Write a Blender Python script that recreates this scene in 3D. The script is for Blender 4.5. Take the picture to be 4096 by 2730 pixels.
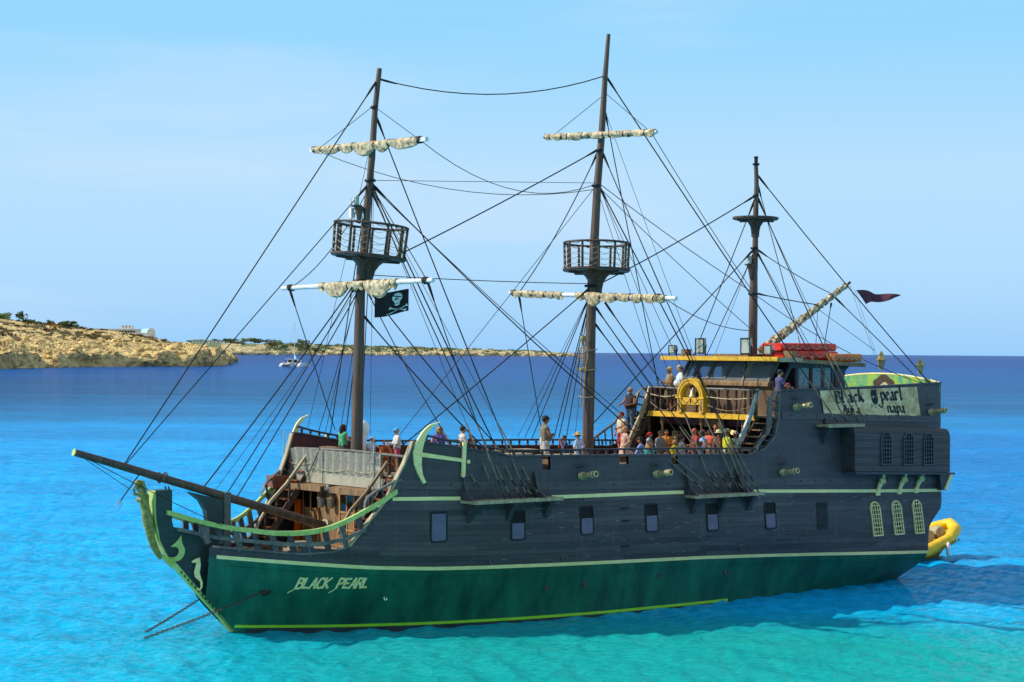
import bpy, bmesh, math, random
from mathutils import Vector, Matrix, noise
random.seed(7)
R = math.radians
for o in list(bpy.data.objects): bpy.data.objects.remove(o)
scene = bpy.context.scene
C = scene.collection
# ------------------------------------------------------------------ camera
CAM_H = 10.0
cam_d = bpy.data.cameras.new('camera'); cam = bpy.data.objects.new('camera', cam_d); C.objects.link(cam)
cam_d.sensor_width = 36.0; cam_d.lens = 8000.0/4096*36; cam_d.clip_start = 0.5; cam_d.clip_end = 60000
fwd = Vector((0, math.cos(R(.306)), math.sin(R(.306))))
rgt = Vector((math.cos(R(.43)), 0, math.sin(R(.43)))); rgt = (rgt - fwd*rgt.dot(fwd)).normalized(); upv = rgt.cross(fwd)
cam.matrix_world = Matrix(((rgt.x, upv.x, -fwd.x, 0), (rgt.y, upv.y, -fwd.y, 0), (rgt.z, upv.z, -fwd.z, CAM_H), (0, 0, 0, 1)))
scene.camera = cam
# ------------------------------------------------------------------ sky, sun, exposure
SUN_EL = R(38); TO_SUN_H = Vector((-1.0, -.01, 0)).normalized()
to_sun = Vector((TO_SUN_H.x*math.cos(SUN_EL), TO_SUN_H.y*math.cos(SUN_EL), math.sin(SUN_EL)))
w = bpy.data.worlds.new('World'); scene.world = w; w.use_nodes = True
nt = w.node_tree; nt.nodes.clear()
sky = nt.nodes.new('ShaderNodeTexSky'); sky.sky_type = 'NISHITA'; sky.sun_disc = False
sky.sun_elevation = SUN_EL; sky.sun_rotation = math.atan2(TO_SUN_H.x, TO_SUN_H.y)
sky.air_density = 1.0; sky.dust_density = 0.6; sky.ozone_density = 3.0; sky.altitude = 10
# the clear summer dome: the Nishita sky, mostly covered by a blue gradient, paler overhead for a less blue shade fill, the same all the way round
tcw = nt.nodes.new('ShaderNodeTexCoord'); spw = nt.nodes.new('ShaderNodeSeparateXYZ'); nt.links.new(tcw.outputs['Generated'], spw.inputs[0])
dome = nt.nodes.new('ShaderNodeValToRGB'); ds = [(0.0, (148, 203, 251)), (.045, (172, 216, 251)), (.09, (180, 220, 250)), (.16, (146, 212, 251)), (.24, (160, 205, 240)), (.36, (188, 210, 234)), (1.0, (152, 182, 216))]
while len(dome.color_ramp.elements) < len(ds): dome.color_ramp.elements.new(.5)
for el, (p_, c_) in zip(dome.color_ramp.elements, ds):
    el.position = p_; el.color = (*[((v/255+.055)/1.055)**2.4 for v in c_], 1)
nt.links.new(spw.outputs[2], dome.inputs[0])
SKY_K = 0.12
gain = nt.nodes.new('ShaderNodeVectorMath'); gain.operation = 'SCALE'; gain.inputs['Scale'].default_value = 1/SKY_K
# thin high haze, drifting all round the horizon
cl = nt.nodes.new('ShaderNodeTexNoise'); cl.inputs['Scale'].default_value = 3.2; cl.inputs['Detail'].default_value = 5
cm = nt.nodes.new('ShaderNodeMapping'); cm.inputs['Scale'].default_value = (1, 1, 7); nt.links.new(tcw.outputs['Generated'], cm.inputs[0]); nt.links.new(cm.outputs[0], cl.inputs['Vector'])
cv = nt.nodes.new('ShaderNodeMapRange'); cv.inputs[1].default_value = .5; cv.inputs[2].default_value = .74; cv.inputs[4].default_value = .28; cv.interpolation_type = 'SMOOTHSTEP'; nt.links.new(cl.outputs[0], cv.inputs[0])
cx_ = nt.nodes.new('ShaderNodeMix'); cx_.data_type = 'RGBA'; cx_.inputs[7].default_value = (.7, .8, .98, 1); nt.links.new(cv.outputs[0], cx_.inputs[0]); nt.links.new(dome.outputs[0], cx_.inputs[6])
nt.links.new(cx_.outputs[2], gain.inputs[0])
mixw = nt.nodes.new('ShaderNodeMix'); mixw.data_type = 'RGBA'; mixw.inputs[0].default_value = .9
nt.links.new(sky.outputs[0], mixw.inputs[6]); nt.links.new(gain.outputs[0], mixw.inputs[7])
bg = nt.nodes.new('ShaderNodeBackground'); bg.inputs['Strength'].default_value = SKY_K
wo = nt.nodes.new('ShaderNodeOutputWorld')
nt.links.new(mixw.outputs[2], bg.inputs[0]); nt.links.new(bg.outputs[0], wo.inputs[0])
sd = bpy.data.lights.new('sun', 'SUN'); sd.energy = 5.0; sd.angle = R(.55); sd.color = (1, .95, .87)
so = bpy.data.objects.new('sun', sd); C.objects.link(so); so.rotation_euler = (-to_sun).to_track_quat('-Z', 'Y').to_euler(); so.location = (-60, 60, 80)
scene.view_settings.view_transform = 'Standard'; scene.view_settings.look = 'None'
scene.view_settings.exposure = 0.1; scene.view_settings.gamma = 1.0; scene.view_settings.use_curve_mapping = False
# ------------------------------------------------------------------ materials
def lin(h):
    h = h.lstrip('#'); o = []
    for i in (0, 2, 4):
        v = int(h[i:i+2], 16)/255; o.append(v/12.92 if v <= .04045 else ((v+.055)/1.055)**2.4)
    return (*o, 1)
def mk(name):
    m = bpy.data.materials.new(name); m.use_nodes = True; n = m.node_tree
    return m, n, n.nodes['Principled BSDF']
MATS = {}
def paint(name, c1, c2=None, rough=.55, scale=3.0, stretch=(1, 1, 1), bump=.15, bscale=40, metal=0, detail=6, spec=.4, contrast=(.35, .7), streak=None, bdist=.02):
    """two tones of the thing's own paint or wood, worn in patches, with a fine relief"""
    m, n, b = mk(name); c1 = lin(c1) if isinstance(c1, str) else c1
    c2 = c1 if c2 is None else (lin(c2) if isinstance(c2, str) else c2)
    N = n.nodes.new; K = n.links.new
    tc = N('ShaderNodeTexCoord'); mp = N('ShaderNodeMapping'); mp.inputs['Scale'].default_value = stretch
    K(tc.outputs['Object'], mp.inputs[0])
    no = N('ShaderNodeTexNoise'); no.inputs['Scale'].default_value = scale; no.inputs['Detail'].default_value = detail; no.inputs['Roughness'].default_value = .65
    K(mp.outputs[0], no.inputs['Vector'])
    cr = N('ShaderNodeValToRGB'); cr.color_ramp.elements[0].position = contrast[0]; cr.color_ramp.elements[1].position = contrast[1]
    cr.color_ramp.elements[0].color = c1; cr.color_ramp.elements[1].color = c2
    K(no.outputs[0], cr.inputs[0]); K(cr.outputs[0], b.inputs['Base Color'])
    if streak:   # runs of salt and rust down the planks
        m3 = N('ShaderNodeMapping'); m3.inputs['Scale'].default_value = (2.6, 2.6, .16); K(tc.outputs['Object'], m3.inputs[0])
        n3 = N('ShaderNodeTexNoise'); n3.inputs['Scale'].default_value = 1.6; n3.inputs['Detail'].default_value = 8; n3.inputs['Roughness'].default_value = .7; K(m3.outputs[0], n3.inputs['Vector'])
        r3 = N('ShaderNodeMapRange'); r3.inputs[1].default_value = .55; r3.inputs[2].default_value = .75; r3.inputs[4].default_value = streak[1]; K(n3.outputs[0], r3.inputs[0])
        x3 = N('ShaderNodeMix'); x3.data_type = 'RGBA'; K(r3.outputs[0], x3.inputs[0]); K(cr.outputs[0], x3.inputs[6]); x3.inputs[7].default_value = lin(streak[0]); K(x3.outputs[2], b.inputs['Base Color'])
    b.inputs['Roughness'].default_value = rough; b.inputs['Metallic'].default_value = metal; b.inputs['Specular IOR Level'].default_value = spec
    if bump:
        n2 = N('ShaderNodeTexNoise'); n2.inputs['Scale'].default_value = bscale; n2.inputs['Detail'].default_value = 4
        K(mp.outputs[0], n2.inputs['Vector']); bp = N('ShaderNodeBump'); bp.inputs['Strength'].default_value = bump; bp.inputs['Distance'].default_value = bdist
        K(n2.outputs[0], bp.inputs['Height']); K(bp.outputs[0], b.inputs['Normal'])
    MATS[name] = m; return m
def glassy(name, col, rough=.05, alpha=1.0, trans=0.0):
    m, n, b = mk(name); b.inputs['Base Color'].default_value = lin(col); b.inputs['Roughness'].default_value = rough
    b.inputs['Alpha'].default_value = alpha; b.inputs['Transmission Weight'].default_value = trans; MATS[name] = m; return m
def M(n): return MATS[n]
paint('hull_black', '#393537', '#494446', .5, 2.2, (.35, 1, 2), .25, 30, streak=('#7a6e62', .3))
paint('hull_plank', '#393537', '#4a4547', .55, 1.6, (.25, 1, 3), .3, 26, streak=('#7a6e62', .3))
paint('hull_plank_b', '#312e30', '#413d3f', .6, 1.6, (.25, 1, 3), .3, 26, streak=('#7a6e62', .3))
paint('hull_plank_c', '#413c3d', '#544e4e', .5, 1.6, (.25, 1, 3), .3, 26, streak=('#7a6e62', .3))
paint('hull_bounce_green', '#0a4330', '#187050', .38, 1.1, (1.1, 1, .3), .12, 8, spec=.5, streak=('#1c4a3c', .5))  # green bounce from the water put into the colour of the black lower hull
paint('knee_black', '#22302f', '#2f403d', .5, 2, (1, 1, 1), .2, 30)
paint('trim_green', '#dccf80', '#f0e4a8', .5, 4, (.6, 1, 2), .2, 30)
paint('rail_green', '#93ae4c', '#bccd7c', .5, 3, (1, 1, 1), .25, 30)
paint('boot_stripe', '#8ed022', '#a6de3a', .45, 3, (1, 1, 1), .1)
paint('wood_dark', '#33251c', '#5a4432', .6, 2.5, (3, 3, .6), .3, 35)
paint('mast_wood', '#3a2a22', '#6e523e', .5, 2.0, (5, 5, .35), .3, 30)
paint('wood_brown', '#5c452c', '#957650', .6, 2.2, (1, 3, .5), .3, 30)
paint('wood_light', '#8a7a5c', '#b5a684', .65, 2.5, (2, 2, .6), .3, 35)
paint('wood_grey', '#4b4a45', '#74726a', .6, 2.5, (1, 1, 1), .3, 35)
paint('door_wood', '#8a5a30', '#b78550', .5, 3, (4, 4, .8), .2, 35)
paint('red_inside', '#3a1216', '#571d1c', .6, 1.5, (1, 1, 1), .2, 30)
paint('stair_red', '#6a3420', '#8c5232', .5, 3, (1, 1, 1), .2)
paint('deck_wood', '#7d6a50', '#a8977a', .7, 2, (.3, 8, 1), .25, 30)
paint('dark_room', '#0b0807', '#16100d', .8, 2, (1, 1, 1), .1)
paint('yellow_paint', '#b88c12', '#dcb02a', .4, 3, (1, 1, 1), .15)
paint('sail_cloth', '#6e5a3c', '#e0cfa8', .85, 6, (1, 1, 1), .25, 18)
paint('sail_tie', '#2b221b', '#4a3b2c', .8, 8)
paint('yard_white', '#b9bbb4', '#dadad2', .5, 3, (1, 1, 1), .15)
paint('rope_dark', '#14110f', '#2b241f', .85, 20, (1, 1, 1), .4, 120)
paint('rope_light', '#9a8a6c', '#c4b696', .85, 20, (1, 1, 1), .4, 120)
paint('rope_grey', '#5c5242', '#958770', .85, 20, (1, 1, 1), .4, 120)
paint('iron', '#1c1b1a', '#33302c', .5, 12, (1, 1, 1), .3, 60, metal=.6)
paint('chain_iron', '#35302a', '#6e6354', .55, 15, (1, 1, 1), .3, 60, metal=.6)
paint('bronze', '#a3905c', '#dccb9c', .35, 4, (1, 1, 1), .15, 30, metal=.35)
paint('mermaid', '#63662a', '#a3a056', .4, 6, (1, 1, 1), .25, 60)
paint('rubber', '#0d0d10', '#17171b', .6, 5)
paint('window_blind', '#5a4f62', '#6c6074', .3, 2, (1, 1, 2), .1, 10)
glassy('glass_dark', '#07080a', .05)
glassy('glass_clear', '#c8d4d8', .03, .28)
glassy('plastic_sheet', '#c8c8b8', .25, .16)
paint('white_gel', '#d4d4cc', '#ecece6', .3, 2)
paint('orange_paint', '#b8480e', '#de6d1a', .4, 3)
paint('red_raft', '#c01a12', '#e53a20', .4, 2, (1, 1, 1), .1)
paint('orange_raft', '#b85614', '#d9792a', .45, 2, (1, 1, 1), .1)
paint('lamp_body', '#8d9388', '#b4b9ad', .4, 5)
paint('lamp_glass', '#7d877c', '#a9b2a4', .1, 1, bump=0)
paint('parchment', '#a8824e', '#ecdcaa', .8, 1.3, (1, 1, 1.6), .1, 10)
paint('ink', '#171a20', '#22262e', .8, 4)
paint('flag_black', '#1a191e', '#2a282e', .85, 4)
paint('flag_white', '#c9d6cf', '#dfe8e2', .8, 4)
paint('flag_plum', '#4e2734', '#683a46', .85, 3)
paint('bone', '#6b5d40', '#a18f66', .7, 8)
paint('brass', '#8a7434', '#c9b168', .3, 6, metal=.7)
paint('raft_yellow', '#d9a60a', '#f2c916', .4, 3, (1, 1, 1), .15)
paint('raft_dirty', '#8a6a1c', '#b5952c', .6, 4, (1, 1, 1), .3)
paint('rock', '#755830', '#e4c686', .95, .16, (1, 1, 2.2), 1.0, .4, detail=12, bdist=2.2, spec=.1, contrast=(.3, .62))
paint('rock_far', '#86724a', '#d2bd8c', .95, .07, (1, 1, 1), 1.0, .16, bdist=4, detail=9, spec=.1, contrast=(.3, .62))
paint('soil', '#c2a264', '#d8bd80', .95, .05, (1, 1, 1), .2, .4, spec=.05)
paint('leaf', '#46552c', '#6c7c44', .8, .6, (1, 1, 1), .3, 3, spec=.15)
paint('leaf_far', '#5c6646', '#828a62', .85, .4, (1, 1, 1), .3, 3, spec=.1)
paint('scrub', '#4a3f24', '#6b5c36', .9, .5, (1, 1, 1), .3, 3, spec=.1)
paint('trunk', '#3a2d20', '#57442f', .9, 2)
paint('plaster', '#d9d2c2', '#ece6d8', .8, .4)
paint('blue_roof', '#8fc4de', '#a9d6ea', .5, .4)
paint('blue_door', '#2e5fa8', '#3a6fba', .5, .4)
paint('car_white', '#c8d2da', '#dde4ea', .3, 1)
paint('car_orange', '#c2661a', '#e08426', .4, 1)
paint('car_yellow', '#d1b018', '#e6c728', .4, 1)
paint('car_dark', '#3a2a26', '#4e3a34', .3, 1)
_cl = {}
def cloth(h):
    if h not in _cl:
        r, g, b = [int(h[i:i+2], 16) for i in (1, 3, 5)]
        d = '#%02x%02x%02x' % (int(r*.78), int(g*.78), int(b*.78)); _cl[h] = paint('cloth_'+h[1:], d, h, .85, 9, (1, 1, 1), .35, 30)
    return _cl[h]
# ------------------------------------------------------------------ mesh helpers
class MB:
    def __init__(s): s.v = []; s.f = []
    def add(s, vs, fs):
        o = len(s.v); s.v += [tuple(v) for v in vs]; s.f += [tuple(o+i for i in f) for f in fs]; return s
    def box(s, c, d, rot=None):
        vs = []
        for x in (-.5, .5):
            for y in (-.5, .5):
                for z in (-.5, .5):
                    p = Vector((x*d[0], y*d[1], z*d[2])); p = rot @ p if rot else p; vs.append(Vector(c)+p)
        return s.add(vs, [(0, 1, 3, 2), (4, 6, 7, 5), (0, 4, 5, 1), (2, 3, 7, 6), (0, 2, 6, 4), (1, 5, 7, 3)])
    def b2(s, a, b): return s.box([(a[i]+b[i])/2 for i in range(3)], [abs(b[i]-a[i]) for i in range(3)])
    def bar(s, p, q, w, h, up=(0, 0, 1)):
        p = Vector(p); q = Vector(q); d = (q-p); L = d.length; d.normalize(); u = Vector(up)
        sd = d.cross(u); sd = sd.normalized() if sd.length > 1e-4 else Vector((0, 1, 0)); u = sd.cross(d)
        vs = [p+d*L*a+sd*w*b+u*h*c for a in (0, 1) for b in (-.5, .5) for c in (-.5, .5)]
        return s.add(vs, [(0, 1, 3, 2), (4, 6, 7, 5), (0, 4, 5, 1), (2, 3, 7, 6), (0, 2, 6, 4), (1, 5, 7, 3)])
    def tube(s, pts, r, n=8, caps=True, flat=1.0):
        pts = [Vector(p) for p in pts]; m = len(pts); rr = r if isinstance(r, (list, tuple)) else [r]*m
        prev = None; rings = []
        for i, p in enumerate(pts):
            d = (pts[min(i+1, m-1)]-pts[max(i-1, 0)]).normalized()
            if prev is None: a = d.orthogonal().normalized()
            else: a = (prev-d*prev.dot(d)); a = a.normalized() if a.length > 1e-5 else d.orthogonal().normalized()
            prev = a; b = d.cross(a)
            rings.append([p+(a*math.cos(2*math.pi*k/n)+b*flat*math.sin(2*math.pi*k/n))*rr[i] for k in range(n)])
        return s.loft(rings, caps)
    def loft(s, rings, caps=True):
        n = len(rings[0]); vs = [v for r in rings for v in r]
        fs = [(i*n+k, i*n+(k+1) % n, (i+1)*n+(k+1) % n, (i+1)*n+k) for i in range(len(rings)-1) for k in range(n)]
        if caps: fs += [tuple(range(n))[::-1], tuple((len(rings)-1)*n+k for k in range(n))]
        return s.add(vs, fs)
    def lathe(s, prof, o=(0, 0, 0), ax=(0, 0, 1), n=12, caps=True):
        ax = Vector(ax).normalized(); a = ax.orthogonal().normalized(); b = ax.cross(a); o = Vector(o)
        return s.loft([[o+ax*z+(a*math.cos(2*math.pi*k/n)+b*math.sin(2*math.pi*k/n))*max(r, .0005) for k in range(n)] for r, z in prof], caps)
    def prism(s, poly, d):
        n = len(poly); d = Vector(d); A = [Vector(p) for p in poly]; Bq = [p+d for p in A]
        return s.add(A+Bq, [tuple(range(n))[::-1], tuple(range(n, 2*n))]+[(i, (i+1) % n, n+(i+1) % n, n+i) for i in range(n)])
    def grid(s, rows, closed=False):
        n = len(rows[0]); vs = [v for r in rows for v in r]; k = n if closed else n-1
        return s.add(vs, [(i*n+j, i*n+(j+1) % n, (i+1)*n+(j+1) % n, (i+1)*n+j) for i in range(len(rows)-1) for j in range(k)])
    def ell(s, c, r, n=10, m=7):
        c = Vector(c); rr = r if isinstance(r, (list, tuple)) else (r, r, r); rings = []
        for i in range(m+1):
            t = math.pi*i/m; st = max(math.sin(t), .02)
            rings.append([c+Vector((rr[0]*st*math.cos(2*math.pi*k/n), rr[1]*st*math.sin(2*math.pi*k/n), -rr[2]*math.cos(t))) for k in range(n)])
        return s.loft(rings)
    def mesh(s, name, flip=False):
        me = bpy.data.meshes.new(name); v = [(x, -y, z) for x, y, z in s.v] if flip else s.v
        me.from_pydata(v, [], s.f); bm = bmesh.new(); bm.from_mesh(me); bmesh.ops.recalc_face_normals(bm, faces=bm.faces); bm.to_mesh(me); bm.free(); return me
    def build(s, name, mat, parent=None, flip=True, smooth=False):
        return obj(name, s.mesh(name, flip), mat, parent, smooth)
def obj(name, me, mat, parent=None, smooth=False):
    if mat is not None and not me.materials: me.materials.append(M(mat) if isinstance(mat, str) else mat)
    if smooth:
        me.polygons.foreach_set('use_smooth', [True]*len(me.polygons))
        try: me.set_sharp_from_angle(angle=R(40))
        except Exception: pass
    o = bpy.data.objects.new(name, me); C.objects.link(o)
    if parent: o.parent = parent
    return o
def tag(o, label=None, cat=None, group=None, kind=None):
    if label: o['label'] = label
    if cat: o['category'] = cat
    if group: o['group'] = group
    if kind: o['kind'] = kind
    return o
def empty(name, loc=(0, 0, 0), rz=0, parent=None):
    o = bpy.data.objects.new(name, None); C.objects.link(o); o.location = loc; o.rotation_euler = (0, 0, rz); o.empty_display_size = .2
    if parent: o.parent = parent
    return o
def copy_tree(o, parent=None):
    c = o.copy(); C.objects.link(c); c.parent = parent
    for ch in [x for x in bpy.data.objects if x.parent == o]: copy_tree(ch, c)
    return c
def interp(x, tb):
    if x <= tb[0][0]: return tb[0][1]
    for (a, b), (c, d) in zip(tb, tb[1:]):
        if x <= c: return b+(d-b)*(x-a)/(c-a)
    return tb[-1][1]
def sm(t): t = min(1, max(0, t)); return t*t*(3-2*t)
def fr(a, b, n): return [a+(b-a)*i/(n-1) for i in range(n)]
def fbm(p, o=4): return noise.fractal(Vector(p), 1.0, 2.0, o)
# ------------------------------------------------------------------ sea
import numpy as np
def build_sea():
    rng = np.random.default_rng(3)
    ang = np.concatenate([np.linspace(-180, -30, 16)[:-1], np.linspace(-30, -17, 14)[:-1], np.linspace(-17, 17, 430), np.linspace(17, 30, 14)[1:], np.linspace(30, 180, 16)[1:-1]])
    rad = np.concatenate([[3, 12, 25, 40, 50], 56*np.exp(np.linspace(0, math.log(420/56), 720)), 420*np.exp(np.linspace(.02, math.log(40000/420), 120))])
    step = np.maximum(np.gradient(rad), .079*rad*.02)
    a = np.radians(ang); X = rad[:, None]*np.sin(a)[None]; Y = rad[:, None]*np.cos(a)[None]; Z = np.zeros_like(X)
    fade = np.clip((rad-50)/8, 0, 1)*np.clip(1-(rad-120)/290, 0, 1); fa = (np.abs(ang) < 17)
    for k in range(46):
        lam = float(np.exp(rng.uniform(math.log(.55), math.log(5.5)))); th = R(200)+rng.normal(0, .5); ph = rng.uniform(0, 6.28)
        amp = .006*lam**.75
        s = np.sin((X*math.cos(th)+Y*math.sin(th))*2*math.pi/lam+ph+.6*np.sin(X*.13+ph*3)+.6*np.sin(Y*.11+ph*2))
        Z += (amp*(1-np.abs(s))*1.6-amp*.6)*np.clip(lam/(step*3.2)-.6, 0, 1)[:, None]
    Z *= fade[:, None]*fa[None]
    nr, na = X.shape; co = np.stack([X, Y, Z], -1).reshape(-1, 3)
    i = np.arange(nr-1)[:, None]; j = np.arange(na)[None]; j2 = (j+1) % na
    q = np.stack([i*na+j, (i+1)*na+j, (i+1)*na+j2, i*na+j2], -1).reshape(-1, 4)
    me = bpy.data.meshes.new('sea'); me.vertices.add(len(co)); me.vertices.foreach_set('co', co.ravel())
    me.loops.add(q.size); me.loops.foreach_set('vertex_index', q.ravel()); me.polygons.add(len(q))
    me.polygons.foreach_set('loop_start', np.arange(0, q.size, 4)); me.polygons.foreach_set('use_smooth', np.ones(len(q), bool))
    me.update(calc_edges=True); me.validate()
    m, n, b = mk('sea_water'); N = n.nodes.new; K = n.links.new
    ge = N('ShaderNodeNewGeometry'); sp = N('ShaderNodeSeparateXYZ'); K(ge.outputs['Position'], sp.inputs[0])
    mp = N('ShaderNodeMapping'); mp.inputs['Scale'].default_value = (.012, .03, 0); K(ge.outputs['Position'], mp.inputs[0])
    no = N('ShaderNodeTexNoise'); no.inputs['Scale'].default_value = 1; no.inputs['Detail'].default_value = 5; K(mp.outputs[0], no.inputs['Vector'])
    def math_(op, x, y=None, z=None):
        k = N('ShaderNodeMath'); k.operation = op
        for idx, v in enumerate((x, y, z)):
            if v is None: continue
            if isinstance(v, (int, float)): k.inputs[idx].default_value = v
            else: K(v, k.inputs[idx])
        return k.outputs[0]
    # depth of the bay: shallow sand near the shore, weed and deep water farther out (log of the distance offshore, with wandering edges)
    d = math_('ADD', math_('LOGARITHM', math_('MAXIMUM', sp.outputs[1], 20), 10), math_('MULTIPLY', math_('SUBTRACT', no.outputs[0], .5), .3))
    mr = N('ShaderNodeMapRange'); mr.inputs[1].default_value = 1.7; mr.inputs[2].default_value = 3.7; K(d, mr.inputs[0])
    cr = N('ShaderNodeValToRGB'); e = cr.color_ramp
    stops = [(0.0, '#00d2fa'), (.10, '#00c4fc'), (.20, '#00b6fa'), (.30, '#00a8f0'), (.43, '#08689e'), (.5, '#08568a'), (.62, '#0d5090'), (.8, '#0e4182'), (1.0, '#103778')]
    while len(e.elements) < len(stops): e.elements.new(.5)
    for el, (p, c) in zip(e.elements, stops): el.position = p; el.color = lin(c)
    K(mr.outputs[0], cr.inputs[0])
    # pale green sand under and in front of the ship; darker weed off to the right
    def patch(cx, cy, rx, ry, soft):
        u = math_('DIVIDE', math_('SUBTRACT', sp.outputs[0], cx), rx); v = math_('DIVIDE', math_('SUBTRACT', sp.outputs[1], cy), ry)
        rr = math_('SQRT', math_('ADD', math_('MULTIPLY', u, u), math_('MULTIPLY', v, v)))
        rr = math_('ADD', rr, math_('MULTIPLY', math_('SUBTRACT', no.outputs[0], .5), .9))
        k = N('ShaderNodeMapRange'); k.inputs[1].default_value = 1+soft; k.inputs[2].default_value = 1-soft; k.inputs[3].default_value = 0; k.inputs[4].default_value = 1; k.interpolation_type = 'SMOOTHSTEP'
        K(rr, k.inputs[0]); return k.outputs[0]
    def mix(fac, a_, col):
        k = N('ShaderNodeMix'); k.data_type = 'RGBA'; K(fac, k.inputs[0]); K(a_, k.inputs[6]); k.inputs[7].default_value = lin(col); return k.outputs[2]
    st = N('ShaderNodeMapping'); st.inputs['Scale'].default_value = (.16, .34, 0); st.inputs['Rotation'].default_value = (0, 0, R(4)); K(ge.outputs['Position'], st.inputs[0])
    sn = N('ShaderNodeTexNoise'); sn.inputs['Scale'].default_value = 1; sn.inputs['Detail'].default_value = 7; sn.inputs['Roughness'].default_value = .7; K(st.outputs[0], sn.inputs['Vector'])
    sb_ = N('ShaderNodeMapping'); sb_.inputs['Scale'].default_value = (.004, .03, 0); K(ge.outputs['Position'], sb_.inputs[0])
    bn = N('ShaderNodeTexNoise'); bn.inputs['Scale'].default_value = 1; bn.inputs['Detail'].default_value = 6; bn.inputs['Roughness'].default_value = .65; K(sb_.outputs[0], bn.inputs['Vector'])
    hs = N('ShaderNodeHueSaturation'); K(cr.outputs[0], hs.inputs['Color']); K(math_('ADD', math_('ADD', math_('MULTIPLY', sn.outputs[0], 1.3), math_('MULTIPLY', bn.outputs[0], .9)), -.1), hs.inputs['Value'])  # noise streaks put light and dark wave faces into the water colour
    cr = hs
    c = mix(math_('MULTIPLY', patch(46, 170, 36, 95, .35), .55), cr.outputs[0], '#0a66b4')
    c = mix(math_('MULTIPLY', patch(6, 62, 17, 13, .45), .9), c, '#18b8ac')
    # ripples: small wind ripples near by, longer chop farther out
    def nz(sc, st, det):
        q1 = N('ShaderNodeMapping'); q1.inputs['Scale'].default_value = st; q1.inputs['Rotation'].default_value = (0, 0, R(-12)); K(ge.outputs['Position'], q1.inputs[0])
        q2 = N('ShaderNodeTexNoise'); q2.inputs['Scale'].default_value = sc; q2.inputs['Detail'].default_value = det; q2.inputs['Roughness'].default_value = .66; K(q1.outputs[0], q2.inputs['Vector']); return q2.outputs[0]
    h = math_('ADD', math_('MULTIPLY', nz(2.8, (1.0, 1.9, 1), 8), .5), math_('MULTIPLY', nz(.16, (.8, 1.6, 1), 4), 2.4))
    bp = N('ShaderNodeBump'); bp.inputs['Strength'].default_value = 1.0; bp.inputs['Distance'].default_value = .8; K(h, bp.inputs['Height']); n.nodes.remove(b)
    di = N('ShaderNodeBsdfDiffuse'); K(c, di.inputs[0]); K(bp.outputs[0], di.inputs['Normal'])
    gl = N('ShaderNodeBsdfGlossy'); gl.inputs['Roughness'].default_value = .1; gl.inputs[0].default_value = (.95, .97, 1, 1); K(bp.outputs[0], gl.inputs['Normal'])
    # Fresnel of the wave faces one can see: at grazing angles the far sides of the waves are hidden, so the mean face leans to the viewer
    dt = N('ShaderNodeVectorMath'); dt.operation = 'DOT_PRODUCT'; K(bp.outputs[0], dt.inputs[0]); K(ge.outputs['Incoming'], dt.inputs[1])
    cs = math_('MINIMUM', math_('ADD', math_('MAXIMUM', dt.outputs['Value'], 0), .19), 1)
    fac = math_('ADD', math_('MULTIPLY', math_('POWER', math_('SUBTRACT', 1, cs), 5), .85), .012)
    mx = N('ShaderNodeMixShader'); K(fac, mx.inputs[0]); K(di.outputs[0], mx.inputs[1]); K(gl.outputs[0], mx.inputs[2])
    K(mx.outputs[0], n.nodes['Material Output'].inputs['Surface'])
    MATS['sea_water'] = m
    tag(obj('sea', me, m), 'turquoise to deep blue sea around the ship', None, None, 'structure')
build_sea()
# ------------------------------------------------------------------ coast
def shore_at(t, tb):
    k = t*(len(tb)-1); i = min(int(k), len(tb)-2); f = k-i
    return [tb[i][q]+(tb[i+1][q]-tb[i][q])*f for q in range(len(tb[0]))]
def coast(name, tb, nu, nv, depth, dirv, cliff, rough, mat, label, seed, vp=.55):
    """tb rows: shore x, shore y, ridge height"""
    rows = []; H = {}
    for i in range(nu):
        x, y, h = shore_at(i/(nu-1), tb); row = []
        for j in range(nv):
            v = (j/(nv-1))**1.8
            wob = 14*rough*fbm((x*.02+seed, y*.02, 3), 3)*(1 if j < nv*.5 else .4)
            px = x+dirv[0]*(v*depth+wob); py = y+dirv[1]*(v*depth+wob)
            cl = cliff*min(1, h/14)*(.75+.5*fbm((px*.03, py*.03, seed), 3))
            z = -2+(cl+2)*sm(v/.012)+(h-cl)*sm((v-.015)/vp)**.8
            if v > .62: z -= h*.9*sm((v-.62)/.38)
            ck = abs(fbm((px*.07, py*.045, z*.05+seed), 5)); am = rough*(2.6 if v < .2 else 1.1)*sm((v-.0005)/.004)
            z += am*(1.3*fbm((px*.05, py*.03, seed), 5)-1.5*max(0, .16-ck)*5*.35)
            vr = noise.voronoi(Vector((px*.16, py*.10, seed)), distance_metric='DISTANCE', exponent=2.5)[0]
            z += am*.55*(vr[1]-vr[0]) if v < .3 else 0
            # overhung, undercut foot
            k = fbm((px*.045+9, py*.03, z*.11), 4)*4.2*rough*(1-sm((v-.02)/.12))
            px += k*.9; py += -k*1.2
            row.append((px, py, z))
        rows.append(row)
    mb = MB(); mb.grid(rows); o = mb.build(name, mat, None, False)
    for p in o.data.polygons:
        if p.normal.z < 0: pass
    return tag(o, label, None, None, 'structure'), rows
near_tb = [(-1300, 620, 24), (-900, 640, 30), (-600, 740, 30), (-430, 810, 29), (-330, 860, 28), (-262, 925, 29), (-239, 950, 28.5), (-238, 1020, 28.5), (-226, 1075, 27.5), (-213, 1113, 25.5), (-195, 1140, 23.5), (-178, 1172, 21.5), (-185, 1290, 18.5), (-208, 1480, 14.5), (-228, 1640, 9), (-232, 1690, 3.5)]
near, near_rows = coast('headland', near_tb, 560, 96, 420, (-.42, .9), 9, 1.0, 'rock', 'sandy coloured rocky headland with low cliffs on the left', 3.1)
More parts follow.
